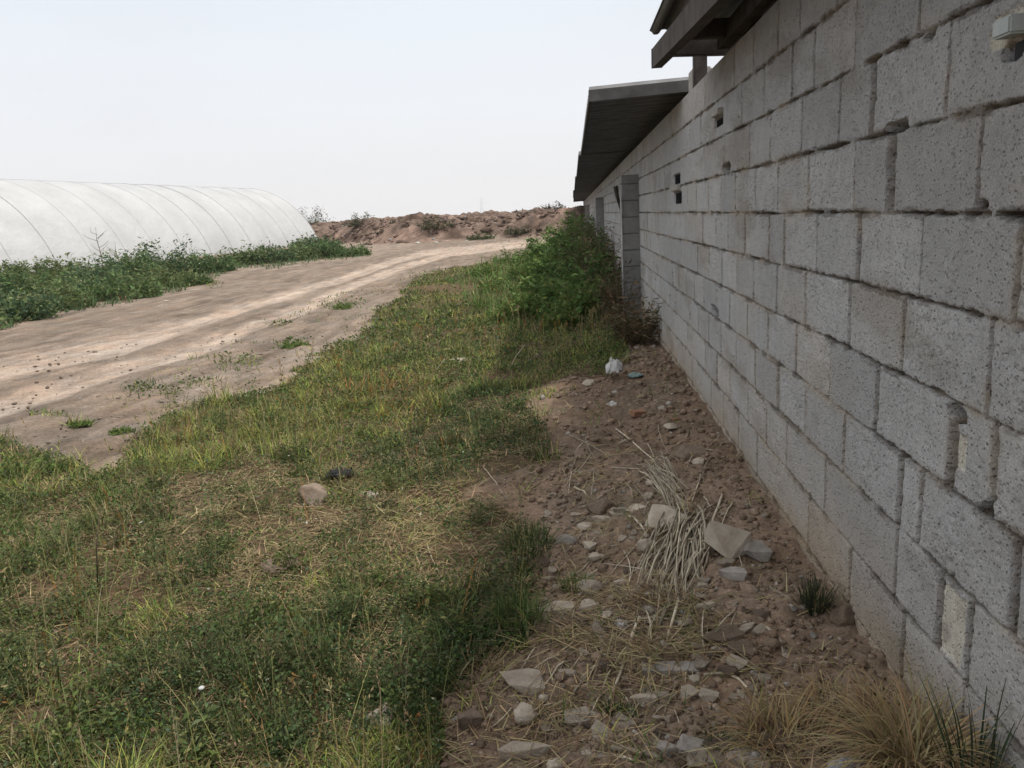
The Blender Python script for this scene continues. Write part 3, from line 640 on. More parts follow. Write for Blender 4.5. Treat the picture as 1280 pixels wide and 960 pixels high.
R_ = [
 (393, 626, 33, 34, 'stone', 'tan_stone', 'boulder', 'rounded pale boulder with a black rag behind it, largest stone in the grass', 'boulder'),
 (833, 653, 52, 26, 'slab', 'stone', 'stone_slab', 'angular grey brown slab lying across the top of the reed bundle', 'stone', .35, (.15, -.1)),
 (912, 690, 46, 30, 'slab', 'stone', 'stone_slab', 'pale propped slab leaning up between the reed bundle and the wall', 'stone', .6, (.55, -.35)),
 (946, 693, 30, 22, 'slab', 'grey_stone', 'stone_slab', 'dark grey slab just right of the pale propped slab', 'stone', .2, (.1, .1)),
 (916, 720, 38, 16, 'slab', 'grey_stone', 'stone_slab', 'low grey slab half buried below the pale propped slab', 'stone', -.3),
 (697, 765, 50, 20, 'slab', 'stone', 'stone_slab', 'long pale flat slab at the grass edge, left end of the row of slabs', 'stone', .1),
 (736, 762, 30, 18, 'slab', 'stone', 'stone_slab', 'flat slab second in the row right of the long pale one', 'stone', .5),
 (735, 736, 30, 16, 'stone', 'stone', 'stone', 'pale stone by the green tuft above the row of slabs'),
 (758, 775, 24, 15, 'slab', 'stone', 'stone', 'small flat slab below the second slab of the row', 'stone', .9),
 (775, 733, 20, 12, 'slab', 'stone', 'stone', 'small flat stone at the foot of the reed bundle on its left', 'stone', .2),
 (810, 763, 16, 11, 'stone', 'grey_stone', 'stone', 'small grey stone under the reed bundle, beside three short reeds'),
 (656, 857, 56, 28, 'slab', 'stone', 'stone_slab', 'large pale flat slab at the lower grass edge', 'stone', -.3, (.08, .05)),
 (655, 946, 60, 22, 'slab', 'stone', 'stone_slab', 'large pale slab at the bottom edge of the photo', 'stone', .15, (.08, 0), .045),
 (656, 895, 27, 24, 'stone', 'stone', 'stone', 'brown grey stone between the two large pale slabs at the bottom'),
 (694, 958, 14, 14, 'stone', 'stone', 'stone', 'small whitish stone right of the bottommost slab'),
 (480, 906, 36, 38, 'stone', 'stone', 'stone', 'upright pale stone in the dark green foreground grass'),
 (590, 908, 32, 28, 'slab', 'clod', 'brick_lump', 'square brownish lump where the foreground grass ends', 'stone', .1, (.2, 0), .06),
 (838, 840, 58, 15, 'block', 'grey_stone', 'concrete_piece', 'rectangular grey concrete piece lying flat on the soil', 'rubble', -.02, (0, 0), .03),
 (862, 872, 22, 20, 'slab', 'stone', 'stone', 'pale oval stone below the rectangular concrete piece', 'stone', .9, (.1, .1)),
 (862, 941, 32, 28, 'slab', 'grey_stone', 'stone_slab', 'grey slab at the bottom right of centre, beside the thick reed', 'stone', .7, (.1, .1)),
 (833, 943, 24, 20, 'slab', 'grey_stone', 'stone_slab', 'grey slab touching the end of the thick bottom reed', 'stone', .1),
 (805, 880, 34, 10, 'slab', 'stone', 'stone', 'faint buried slab left of the pale oval stone', 'stone', .0),
 (822, 903, 14, 8, 'stone', 'stone', 'pebble', 'small pale pebble on bare soil below the buried slab', 'pebble'),
 (796, 637, 20, 10, 'stone', 'stone', 'stone', 'pale oval stone left of the slab on the reeds'),
 (815, 606, 16, 12, 'stone', 'stone', 'stone', 'light rounded stone beside the upper reeds'),
 (811, 623, 11, 12, 'stone', 'stone', 'stone', 'small round stone just below the light rounded one'),
 (840, 534, 17, 7, 'stone', 'stone', 'stone', 'whitish stone lying alone on the dark soil near the wall'),
 (797, 519, 15, 9, 'block', 'brick', 'brick_fragment', 'orange brick fragment on the dark soil', 'brick', .5, (.1, .1), .04),
 (843, 525, 13, 4, 'slab', 'brick', 'brick_chip', 'thin orange brick chip behind the whitish stone', 'brick', .1, (0, 0), .015),
 (866, 569, 44, 20, 'stone', 'clod', 'earth_lump', 'large smooth earth lump between upper reeds and wall', 'earth lump'),
 (872, 578, 14, 10, 'stone', 'stone', 'stone', 'small stone against the large smooth earth lump'),
 (806, 686, 20, 22, 'stone', 'stone', 'stone', 'yellowish angular stone left of the thick reed bundle'),
 (748, 637, 32, 22, 'stone', 'clod', 'stone', 'brown block shaped stone left of the white reed'),
 (752, 652, 26, 10, 'slab', 'stone', 'stone', 'pale flat stone in front of the brown block shaped one', 'stone', -.2),
 (778, 641, 22, 8, 'slab', 'stone', 'stone', 'long pale stone touching the horizontal white reed', 'stone', .1),
 (733, 659, 18, 8, 'stone', 'stone', 'stone', 'small light stone at the left of the pale flat stones'),
 (708, 680, 24, 18, 'stone', 'grey_stone', 'stone', 'purplish grey stone alone at the grass edge'),
 (745, 700, 26, 14, 'slab', 'stone', 'stone', 'dull stone under short straws left of the yellowish stone', 'stone', .3),
 (649, 704, 24, 9, 'slab', 'stone', 'stone', 'whitish flat stone inside the dark weeds', 'stone', .1),
 (625, 743, 44, 14, 'slab', 'stone', 'stone_slab', 'pale flat slab in dry grass, left of the row of slabs', 'stone', .05),
 (463, 621, 28, 12, 'slab', 'stone', 'stone', 'pinkish flat stone right of the boulder', 'stone', 0),
 (320, 829, 34, 14, 'slab', 'stone', 'stone', 'tan flat stone on the bare spot in the left foreground grass', 'stone', .1),
 (575, 451, 27, 6, 'slab', 'stone', 'stone', 'flat pale stone in the mid green grass beside a leaning stalk', 'stone', .0),
 (736, 480, 16, 10, 'stone', 'stone', 'stone', 'whitish stone in the grass left of the plastic bag'),
 (1056, 776, 28, 26, 'stone', 'clod', 'earth_lump', 'round earth clod at the wall foot beside the dark green tussock', 'earth lump'),
 (1012, 735, 20, 16, 'stone', 'clod', 'earth_lump', 'earth clod behind the dark green tussock', 'earth lump'),
 (905, 800, 50, 22, 'slab', 'clod', 'stone_slab', 'soil covered brown slab right of the straw litter', 'stone', .3, (.15, 0)),
 (930, 818, 36, 22, 'slab', 'clod', 'stone_slab', 'soil covered brown slab beside a dark hollow', 'stone', -.4, (.1, .1)),
 (868, 700, 22, 12, 'slab', 'clod', 'stone', 'brown stone lying on the reeds under the grey brown slab', 'stone', .2),
 (882, 762, 30, 14, 'slab', 'stone', 'stone', 'dusty flat stone at the bottom right of the reed bundle', 'stone', .2),
 (910, 940, 26, 20, 'stone', 'clod', 'earth_lump', 'crumbly earth lump beside the golden dry grass', 'earth lump'),
 (352, 708, 46, 18, 'stone', 'clod', 'earth_lump', 'bare tan earth hump in the flattened dry grass', 'earth lump'),
 (106, 598, 12, 4, 'stone', 'white_plastic', 'pebble', 'white pebble at the road edge by the left weeds', 'pebble'),
 (208, 377, 7, 3, 'stone', 'stone', 'pebble', 'pale stone on the far side of the track', 'pebble'),
]
for r in R_:
    L = list(r); cat = L[8] if len(L) > 8 else 'stone'; rz = L[9] if len(L) > 9 else random.uniform(-1, 1)
    tl = L[10] if len(L) > 10 else (0, 0); hz = L[11] if len(L) > 11 else None
    rock(*L[:5], L[5], L[6], L[7], cat, rz, tl, hz)
small = [rock_mesh(900+i, 1, .8, .55, 'stone') for i in range(6)]
rr = random.Random(3)
for i in range(110):
    px = rr.uniform(700, 1050); py = rr.uniform(590, 950)
    if px > 960+(py-600)*.55: px -= 260
    X, Y, Z = ground_pt(px, py)
    if X > .72: continue
    o = bpy.data.objects.new('pebble', small[i % 6]); COL.objects.link(o)
    if not small[i % 6].materials: small[i % 6].materials.append(M['stone'] if i % 3 else M['grey_stone'])
    s = rr.uniform(.010, .034); o.scale = (s, s, s); o.location = (X, Y, Z+s*.1); o.rotation_euler = (0, 0, rr.uniform(0, 6))
    tag(o, 'small loose pebble scattered on the brown soil between grass and wall', 'pebble', 'small pebbles on the soil by the wall')
for i in range(26):
    px = rr.uniform(0, 560); py = rr.uniform(max(330, 470-px*.3), max(345, 540-px*.35))
    X, Y, Z = ground_pt(px, py); o = bpy.data.objects.new('pebble', small[i % 6]); COL.objects.link(o)
    s = rr.uniform(.015, .038); o.scale = (s*1.3, s, s); o.location = (X, Y, Z-s*.05); o.rotation_euler = (0, 0, rr.uniform(0, 6))
    tag(o, 'small loose stone lying on the dirt track', 'pebble', 'small stones on the dirt track')
sh_ = [rock_mesh(950+i, 1, .7, .22, 'slab') for i in range(6)]
for i, me_ in enumerate(sh_): me_.materials.append(M['stone'] if i % 3 else M['clod'])
for i in range(120):
    px = rr.uniform(665, 960); py = rr.uniform(640, 955)
    X, Y, Z = ground_pt(px, py)
    if X > .62 or X < -.25: continue
    o = bpy.data.objects.new('slab_shard', sh_[i % 6]); COL.objects.link(o); s = rr.uniform(.025, .10); o.scale = (s, s, s)
    o.location = (X, Y, Z+s*.05); o.rotation_euler = (rr.uniform(-.25, .25), rr.uniform(-.25, .25), rr.uniform(0, 6))
    tag(o, 'small broken slab shard bedded in the soil and straw by the wall', 'shard', 'broken slab shards in the soil')
# ================================================================ REEDS, STALKS, TWIGS
def stalk(p0, p1, r, name, label, cat, m='reed', group=None, lift=0., bend=.0, mid=None):
    a = Vector(ground_pt(*p0)); b = Vector(ground_pt(*p1)); n = 5; L = (b-a).length; pts = []
    sd = Vector((-(b-a).y, (b-a).x, 0)).normalized()*rr.uniform(-bend, bend)*L
    for i in range(n+1):
        t = i/n; p = a.lerp(b, t); g = float(gz(p.x, p.y)); p.z = max(g+r*.8, a.z*(1-t)+b.z*t+r)+lift*sin(pi*min(1, t*1.0+.1))
        pts.append(p+sd*4*t*(1-t))
    c = sum(pts, Vector())/len(pts)
    rads = [r*(1-.25*i/n)*rr.uniform(.9, 1.1) for i in range(n+1)]
    o = link(name, tube_mesh(name, [([p-c for p in pts], rads)], 6), M[m], loc=c); return tag(o, label, cat, group)
S_ = [((770, 537), (826, 588), .0048, 'thick pale reed with a frayed top end, pointing down to the bundle'), ((707, 542), (767, 573), .003, 'thin reed at the upper left of the dark soil'),
 ((785, 537), (769, 570), .0026, 'short thin reed crossing beneath the frayed reed'), ((826, 565), (846, 600), .0038, 'straight pale reed right of the frayed reed'),
 ((765, 585), (806, 595), .0028, 'near horizontal thin reed under the frayed reed'), ((787, 600), (820, 641), .0025, 'thin dark reed above the pale oval stone'),
 ((722, 567), (706, 600), .0022, 'leftmost of the two leaning reeds at the grass edge'), ((740, 567), (695, 622), .0022, 'longer of the two leaning reeds at the grass edge'),
 ((780, 606), (747, 625), .0034, 'short pale reed behind the brown block shaped stone'), ((718, 610), (738, 625), .005, 'short thick reed stub left of the brown block shaped stone'),
 ((725, 636), (792, 629), .0038, 'white horizontal reed over the pale stones'), ((757, 622), (762, 652), .003, 'upright white reed crossing the horizontal one'),
 ((734, 649), (706, 663), .004, 'grey reed left of the small light stone'), ((787, 647), (809, 672), .0055, 'flat broad reed pointing at the yellowish stone'),
 ((875, 600), (865, 628), .0036, 'pale reed near the large earth lump'), ((889, 586), (876, 602), .006, 'orange brown reed piece by the wall side'),
 ((903, 620), (869, 704), .0065, 'thickest reed along the right edge of the bundle'), ((909, 626), (880, 672), .004, 'reed just right of the thickest reed'),
 ((916, 628), (899, 668), .004, 'outermost reed on the wall side of the bundle'), ((880, 622), (890, 640), .004, 'short reed crossing the top of the thickest reed'),
 ((840, 753), (822, 790), .005, 'first of the three short reeds below the bundle'), ((848, 754), (834, 800), .006, 'broad last of the three short reeds below the bundle'),
 ((833, 755), (824, 778), .0035, 'middle of the three short reeds below the bundle'),
 ((800, 775), (787, 812), .0075, 'wide flattened reed in the straw litter'), ((775, 803), (705, 888), .0058, 'long brown reed slanting down to the left'),
 ((781, 830), (762, 876), .005, 'pale reed right of the long brown one'), ((682, 776), (710, 792), .003, 'thin straw at the end of the long pale slab'),
 ((744, 780), (749, 800), .006, 'short pale stub below the small flat slabs'), ((765, 940), (828, 953), .0085, 'thick pale reed at the bottom edge of the photo'),
 ((768, 948), (790, 953), .005, 'short reed under the thick bottom reed'), ((672, 886), (708, 878), .003, 'thin reed right of the brown grey stone'),
 ((604, 585), (633, 623), .0028, 'curved dry stalk beside the bare earth patch'), ((520, 542), (535, 570), .0028, 'short pale stalk standing in the dark weeds'),
 ((534, 682), (550, 720), .0036, 'pale stalk lying in the flattened dry grass'), ((547, 722), (598, 782), .0038, 'long pale stalk running into the foreground weeds'),
 ((472, 583), (512, 556), .003, 'grey stalk leaning in dark weeds above the pinkish stone'), ((735, 600), (712, 640), .002, 'fine reed beside the short thick stub'),
 ((870, 640), (860, 655), .004, 'stub of reed right of the grey brown slab'), ((888, 925), (955, 921), .003, 'thin straw before the golden dry grass')]
for p0, p1, r, lab in S_: stalk(p0, p1, r, 'reed_stalk', lab, 'reed', lift=.004, bend=.02)
for i in range(55):
    u = rr.uniform(-1, 1); a0 = (815+u*12+rr.uniform(-9, 9), 582+rr.uniform(-10, 16)-u*4); a1 = (846+u*13+rr.uniform(-9, 9), 628+rr.uniform(-18, 14)-u*5)
    stalk(a0, a1, rr.uniform(.0014, .0030), 'reed_stalk', 'thin pale reed in the small upper fan of reeds above the slab', 'reed', group='upper fan of reeds', lift=rr.uniform(0, .03), bend=.03)
for i in range(120):
    u = rr.uniform(0, 1); x0 = 834+u*54; x1 = 800+u*74; k_ = rr.gauss(0, 9)
    a0 = (x0+rr.uniform(-8, 8)+k_, 654+rr.uniform(-22, 40)); a1 = (x1+rr.uniform(-10, 10)-k_, 728+rr.uniform(-45, 30))
    stalk(a0, a1, rr.uniform(.0022, .0050), 'reed_stalk', 'pale reed inside the large dry reed bundle below the slab', 'reed', group='large reed bundle', lift=rr.uniform(.0, .045), bend=.07)
for i in range(110):
    px = rr.gauss(785, 66); py = rr.uniform(545, 900); a_ = rr.gauss(2.0, .6); L_ = rr.uniform(18, 62)*(.5+py/1400)
    q0 = (px-cos(a_)*L_*.5, py-sin(a_)*L_*.45); q1 = (px+cos(a_)*L_*.5, py+sin(a_)*L_*.45)
    stalk(q0, q1, rr.uniform(.0013, .0032), 'reed_stalk', 'stray dry reed scattered singly over the soil strip by the wall', 'reed', group='stray reeds on the soil', lift=rr.uniform(0, .012), bend=.08)
def twig(chain, r, label, name='twig', cat='twig', m='twig', up=None):
    pts = []
    for k, p in enumerate(chain):
        v = Vector(ground_pt(p[0], p[1])); v.z += r+(p[2] if len(p) > 2 else 0); pts.append(v)
    c = pts[0].copy(); o = link(name, tube_mesh(name, [([p-c for p in pts], [r*(1-.5*i/len(pts)) for i in range(len(pts))])], 6), M[m], loc=c); return tag(o, label, cat)
twig([(880, 846), (905, 843), (930, 838), (962, 832)], .005, 'forked pale branch lying right of the rectangular concrete piece', m='reed')
twig([(910, 843), (924, 851), (934, 862)], .005, 'short side branch touching the forked pale branch', m='reed')
twig([(783, 560), (800, 553), (822, 545, .05)], .004, 'dark bent twig beside the frayed reed')
twig([(936, 826), (948, 812), (962, 806)], .0045, 'dark twig by the soil covered slabs near the wall')
twig([(962, 735), (985, 748), (1000, 762)], .003, 'thin pale curved twig left of the dark green tussock', m='reed')
twig([(958, 785), (975, 800), (981, 825)], .004, 'whitish hooked twig by the wall side clods', m='reed')
twig([(785, 442), (788, 432, .03), (794, 424, .12), (806, 420, .30)], .004, 'long arching pale stem leaning to the wall below the pillar', 'stem', 'stem', 'reed')
twig([(770, 460), (785, 452, .05), (820, 448, .06), (845, 450, .02)], .003, 'low bent stem behind the plastic bag reaching the wall', 'stem', 'stem', 'reed')
def lean(px, py, tx, ty, r, label, m='reed'):
    a = Vector(ground_pt(px, py)); b = at_depth(tx, ty, a.y+.02); mdl = a.lerp(b, .5)+Vector((-.01, 0, .01)); 
    o = link('stalk', tube_mesh('stalk', [([Vector((0, 0, 0)), mdl-a, b-a], [r, r*.8, r*.5])], 6), M[m], loc=a); tag(o, label, 'stalk')
lean(533, 486, 556, 448, .005, 'pale stalk leaning in the mid grass left of the flat pale stone')
lean(636, 463, 656, 431, .006, 'slim pale stalk standing in the mid grass right of the flat pale stone')
lean(428, 580, 428, 543, .002, 'thin upright grass stem behind the black rag')
lean(122, 740, 126, 632, .0035, 'dark upright weed stem in the left foreground grass', 'twig')
# ================================================================ LITTER: rags and plastic
def crumple(px, py, w, h, m, name, label, cat, seed, fl=.5, n=26):
    X, Y, Z = ground_pt(px, py); D = math.hypot(X, Y); s = w*D/FPX; hh = h*D/FPX
    u = np.linspace(-1, 1, n); A, B = np.meshgrid(u, u)
    r = np.sqrt(A*A+B*B); an = np.arctan2(B, A); ed = .75+.3*fbm(np.cos(an)*1.4, np.sin(an)*1.4, 3, seed)
    k = np.clip(ed/np.maximum(r, 1e-3), 0, 1); A2, B2 = A*np.minimum(1, k), B*np.minimum(1, k)
    f = fbm(A*2.2+seed, B*2.2, 4, seed); f2 = np.abs(fbm(A*3+seed, B*3, 3, seed+5))
    z = hh*np.clip(1-(A2**2+B2**2), 0, 1)**.6*(fl+.45*f2)+hh*.16*f+hh*.10*fbm(A*7, B*7, 2, seed+3)
    V = np.stack([A2*s/2+.08*s*f, B2*s/2+.08*s*f2, z-.01], -1).reshape(-1, 3); nn = len(V)
    V2 = V-np.array([0, 0, .003]); q = gridq(n, n); i = np.arange(nn).reshape(n, n)
    rim = np.concatenate([i[0, :], i[1:, -1], i[-1, -2::-1], i[-2:0:-1, 0]]); r2 = np.roll(rim, -1)
    me = npmesh(name, np.concatenate([V, V2]), np.concatenate([q, q[:, ::-1]+nn, np.stack([rim, rim+nn, r2+nn, r2], 1)]), None, False)
    return tag(link(name, me, M[m], loc=(X, Y, Z)), label, cat)
crumple(424, 600, 44, 22, 'black_plastic', 'plastic_rag', 'crumpled black plastic rag behind the pale boulder', 'rag', 3, .7)
crumple(768, 474, 28, 26, 'white_plastic', 'plastic_bag', 'crumpled dirty white plastic bag at the edge of grass and soil', 'bag', 8, .9)
crumple(795, 470, 26, 9, 'teal_plastic', 'plastic_scrap', 'faded teal plastic scrap right of the white bag', 'scrap', 12, .4)
crumple(765, 505, 20, 8, 'white_plastic', 'plastic_scrap', 'thin white plastic scrap on soil below the bag', 'scrap', 14, .3)
crumple(777, 782, 24, 16, 'white_plastic', 'plastic_scrap', 'torn white foam scrap in the straw litter by small slabs', 'scrap', 22, .5)
crumple(1062, 962, 60, 22, 'rag', 'rag', 'pale grey rag under the golden tuft at the bottom edge', 'rag', 31, .6)
crumple(1176, 950, 55, 26, 'rag', 'rag', 'pale grey rag in the lower right corner by the wall', 'rag', 35, .5)
crumple(848, 450, 22, 6, 'white_plastic', 'plastic_scrap', 'small white scrap lying at the foot of the wall', 'scrap', 41, .3, 16)
for px, py, w, lab in [(522, 304, 9, 'white scrap lying at the end of the track before the bank'), (545, 301, 6, 'smaller white scrap right of the one at the track end'), (462, 288, 5, 'white scrap on the face of the bank below the bush'), (583, 296, 5, 'white scrap by the olive scrub at the bank foot')]:
    crumple(px, py, w, 3, 'white_plastic', 'plastic_scrap', lab, 'scrap', int(px), .5, 12)
# ================================================================ GRASS (uncountable)
GREEN = (.112, .155, .045); YELG = (.29, .315, .080); DARKG = (.050, .076, .028); STRAW = (.30, .24, .13); DRYB = (.17, .12, .07); RUST = (.30, .15, .045); BLUEG = (.075, .12, .065)
def scatter(n, dmin, dmax, amin=-52, amax=14):
    # points spread evenly in log distance and bearing, thinned by the zones
    d = np.exp(RNG.uniform(np.log(dmin), np.log(dmax), n)); a = np.radians(RNG.uniform(amin, amax, n))
    x = d*np.sin(a); y = d*np.cos(a); ok = (x < WX-.02) & (y > .6); x, y = x[ok], y[ok]
    px, py = proj(x, y, gz(x, y)); ok = ~np.isnan(px); x, y, px, py = x[ok], y[ok], px[ok], py[ok]
    return x, y, px, py
def clumpy(x, y, n, s, seed): return ss(-.25, .35, fbm(x/s, y/s, 3, seed))
def grass():
    g = Geo(); x, y, px, py = scatter(760000, 1.5, 48)
    qx, qy = jitter(x, y, px, py); d = np.hypot(x, y)
    veg = pip(qx, qy, VEG); dry = pip(qx, qy, DRYZ) | ((fbm(x/.55, y/.55, 3, 451) > .2) & (d < 5)); yel = pip(qx, qy, YEL); dk = pip(qx, qy, DARKZ) | pip(qx, qy, DARK2); mid = pip(qx, qy, MIDG)
    bare = blob(px, py, BARE); pat = blob(px, py, PATCH)
    cl = clumpy(x, y, 0, .22, 401); cl2 = clumpy(x, y, 0, .8, 402)
    q2x = px+(qx-px)*2.6; q2y = py+(qy-py)*2.6; soft = .55*veg+.45*pip(q2x, q2y, VEG)*(d < 14); soft = np.where(d < 14, soft, veg); spz = pip(qx, qy, SPARSE) & ~veg; soft = np.where(spz, np.maximum(soft*.6, .42*ss(-.1, .4, fbm(x/.6, y/.6, 3, 463))), soft)
    dens = soft*(.10+.90*cl**1.4)*np.where(dry, .30+.5*(fbm(x/.45, y/.45, 3, 409) > -.05), 1)*np.where(yel, .95, .8)*(1-.9*bare)
    dens = np.where(veg | (soft > .1), dens, pat*.55*cl)
    bnd = pip(qx, qy, BAND); dens = np.where(bnd, .9*cl, dens)
    # thin straggle beyond the zone edges
    edge = (~veg) & (soft < .1) & (x > -1.5) & (y < 9); dens = np.where(edge, .035*cl*(fbm(x/.3, y/.3, 2, 405) > .1), dens)
    k = RNG.random(len(x)) < dens*np.clip((d/2.2)**-.15, .3, 1); idx = np.where(k)[0]
    x, y, d, px, py = x[idx], y[idx], d[idx], px[idx], py[idx]; yel, dk, mid, dry, cl2, pat = yel[idx], dk[idx], mid[idx], dry[idx], cl2[idx], pat[idx]; n = len(x)
    P = np.stack([x, y, gz(x, y)-.006], 1)
    hn = .6+.8*vn(x/.35, y/.35, 411)
    h = RNG.uniform(.05, .13, n)*hn; h = np.where(yel, h*1.3, h); h = np.where(mid, h*1.0, h); h = np.where(dry, h*.75, h); h = h*(.45+1.15*vn(x/.17, y/.17, 418)**1.3); bnd = bnd[idx]; h = np.where(bnd, h*2.6, h); h = np.where(pip(px, py, SPARSE), h*.6, h); tall = pip(px, py, TALL); h = np.where(tall, h*RNG.uniform(1.5, 3.6, n)*(.6+.8*vn(x/.9, y/.9, 417)), h)
    w = RNG.uniform(.0018, .0042, n)*np.clip(d/3.2, 1, 7)
    c = jit(GREEN, n, .45, .2)
    m = RNG.random(n)
    def put(mask, col, a=.42): c[mask] = jit(col, int(mask.sum()), a, .15)
    tone = fbm(x/.9, y/.9, 3, 421)
    put((tone > .05) & (m < .55), YELG); put(dk & (m < .75), DARKG); put(yel & (m < .6), YELG); put(mid & (m < .35), YELG); put(mid & (m > .75), GREEN); put(bnd, (.075, .12, .05), .45); put(tall & (m < .8), (.10, .17, .045))
    m2 = RNG.random(n); brn = ss(-.25, .35, fbm(x/.4, y/.4, 3, 461)); put(m2 < np.where(dry, .40, np.where(bnd, .02, .08+.24*brn*(d < 7))), STRAW, .45); put((m2 > .95-.14*brn), DRYB)
    rz = np.exp(-((px-485)/50)**2-((py-500)/28)**2)+.5*np.exp(-((px-505)/10)**2-((py-838)/14)**2); put(RNG.random(n) < rz*.55, RUST)
    fl = RNG.random(n) < .12
    th0 = np.abs(RNG.normal(0, .35, n)); th0 = np.where(dry, th0+.6, th0)+.25*np.abs(RNG.normal(0, 1, n)); kap = RNG.uniform(.2, 1.5, n)
    az = RNG.uniform(0, 2*pi, n)+.6*fbm(x/.5, y/.5, 2, 431)
    near = d < 5
    blades(g, P[near], h[near], w[near], az[near], th0[near], kap[near], c[near], 4)
    blades(g, P[~near], h[~near], w[~near], az[~near], th0[~near], kap[~near], c[~near], 2)
    # small forb leaves through the grass
    x, y, px, py = scatter(640000, 1.5, 24); qx, qy = jitter(x, y, px, py); d = np.hypot(x, y)
    veg = pip(qx, qy, VEG); dk = pip(qx, qy, DARKZ) | pip(qx, qy, DARK2); dry = pip(qx, qy, DRYZ); mid = pip(qx, qy, MIDG)
    fl_ = ss(.0, .35, fbm(x/.22, y/.22, 3, 441)); dens = veg*np.where(dk, .9*(.4+.6*fl_), .25+.6*fl_)*np.where(dry, .6, 1)*(1-.9*blob(px, py, BARE))
    dens = np.maximum(dens, .4*blob(px, py, PATCH)*fl_)
    k = RNG.random(len(x)) < dens; x, y, d, dk = x[k], y[k], d[k], dk[k]; n = len(x)
    zz = RNG.random(n)*(.02+.085*vn(x/.25, y/.25, 443))
    P = np.stack([x, y, gz(x, y)+zz], 1); dv = RNG.normal(size=(n, 3)); dv[:, 2] = np.abs(dv[:, 2])*.7+.1
    L = RNG.uniform(.007, .020, n)*np.clip(d/3.5, 1, 3.2); c = jit((.092, .122, .040), n, .45, .2); mk = dk & (RNG.random(n) < .7); c[mk] = jit(DARKG, int(mk.sum()), .35)
    mk = RNG.random(n) < .12; c[mk] = jit(BLUEG, int(mk.sum()), .3); mk = (RNG.random(n) < .006) & (d < 5); c[mk] = jit((.42, .42, .33), int(mk.sum()), .2)
    leaves(g, P, L, L*RNG.uniform(.35, .6, n), dv, c)
    o = link('grass', g.mesh('grass'), M['leaf']); tag(o, 'mixed green and yellowish grass and low weeds covering the verge', 'grass', kind='stuff')
grass()
def dry_litter():
    g = Geo(); x, y, px, py = scatter(420000, 1.35, 14, -52, 34); qx, qy = jitter(x, y, px, py); d = np.hypot(x, y)
    dry = pip(qx, qy, DRYZ); veg = pip(qx, qy, VEG); soil = (~veg) & (x > -1.2) & (y < 7)
    core = np.exp(-((px-790)/90)**2-((py-790)/75)**2)+.6*np.exp(-((px-780)/75)**2-((py-620)/60)**2)+.5*np.exp(-((px-700)/70)**2-((py-880)/70)**2)
    dens = np.where(dry, .42, 0)+np.where(veg & ~dry, .12+.40*ss(-.15, .35, fbm(x/.6, y/.4, 3, 503))*(d < 6), 0)+np.where(soil, .035+.33*core, 0); dens = dens*(.3+.9*clumpy(x, y, 0, .18, 501))
    k = RNG.random(len(x)) < dens; x, y, d = x[k], y[k], d[k]; n = len(x)
    P = np.stack([x, y, gz(x, y)+RNG.uniform(.002, .022, n)], 1)
    az = RNG.normal(0, .9, n)+2.4*fbm(x/.35, y/.35, 2, 511)+RNG.choice([0, pi], n)
    L = RNG.uniform(.03, .15, n); w = RNG.uniform(.0012, .0036, n)*np.clip(d/3, 1, 3)
    c = jit(STRAW, n, .55, .1); m = RNG.random(n) < .45; c[m] = jit(DRYB, int(m.sum()), .35)
    blades(g, P, L, w, az, RNG.uniform(1.25, 1.6, n), RNG.uniform(-.1, .55, n), c, 3)
    tag(link('straw_litter', g.mesh('straw_litter'), M['dry']), 'flattened dry grass and broken straw strewn over soil and verge', 'straw', kind='stuff')
dry_litter()
def clods():
    # crumbs of earth and grit over the bare soil by the wall
    base = [np.array(v.co[:]) for v in (lambda b: (bmesh.ops.create_icosphere(b, subdivisions=1, radius=1), b.verts)[1])(bmesh.new())]
    bm = bmesh.new(); bmesh.ops.create_icosphere(bm, subdivisions=1, radius=1); bv = np.array([v.co[:] for v in bm.verts]); bf = np.array([[v.index for v in f.verts] for f in bm.faces]); bm.free()
    x, y, px, py = scatter(90000, 1.3, 12, -52, 34); qx, qy = jitter(x, y, px, py); veg = pip(qx, qy, VEG)
    dens = ((~veg) & (x > -1.3)).astype(float)*(.25+.75*clumpy(x, y, 0, .3, 601)); dens = np.maximum(dens, .8*ss(.15, .6, x)*(x > .1)); dens = np.where(veg, .05, dens); dens = np.where((x < -1.3) & ~veg, .10, dens)
    k = RNG.random(len(x)) < dens*.6; x, y = x[k], y[k]; n = len(x); d = np.hypot(x, y)
    s = np.exp(RNG.normal(-5.15, .5, n))*np.clip(d/3, 1, 3); s = np.minimum(s, .028); s = np.where(x < -1.5, s*.7, s)
    rot = RNG.uniform(0, 2*pi, n); cs, sn = np.cos(rot)[:, None], np.sin(rot)[:, None]
    B = bv[None]*(1+RNG.uniform(-.28, .28, (n, len(bv), 1))); sc = s[:, None]*np.stack([RNG.uniform(.8, 1.5, n), RNG.uniform(.7, 1.1, n), RNG.uniform(.5, .9, n)], 1)
    B = B*sc[:, None, :]; Bx = B[..., 0]*cs-B[..., 1]*sn; By = B[..., 0]*sn+B[..., 1]*cs
    V = np.stack([Bx+x[:, None], By+y[:, None], B[..., 2]+(gz(x, y)+s*.2)[:, None]], -1).reshape(-1, 3)
    Q = (bf[None]+(np.arange(n)*len(bv))[:, None, None]).reshape(-1, 3)
    c = jit((.235, .172, .127), n, .3, .02); m = RNG.random(n) < .06; c[m] = jit((.34, .31, .27), int(m.sum()), .2, .02); m = x < -1.5; c[m] = jit((.20, .16, .13), int(m.sum()), .35, .02)
    me = npmesh('soil_crumbs', V, Q, np.repeat(c, len(bv), 0), False)
    tag(link('soil_crumbs', me, M['ground']), 'loose crumbs of brown earth and grit on the bare soil', 'soil', kind='stuff')
clods()
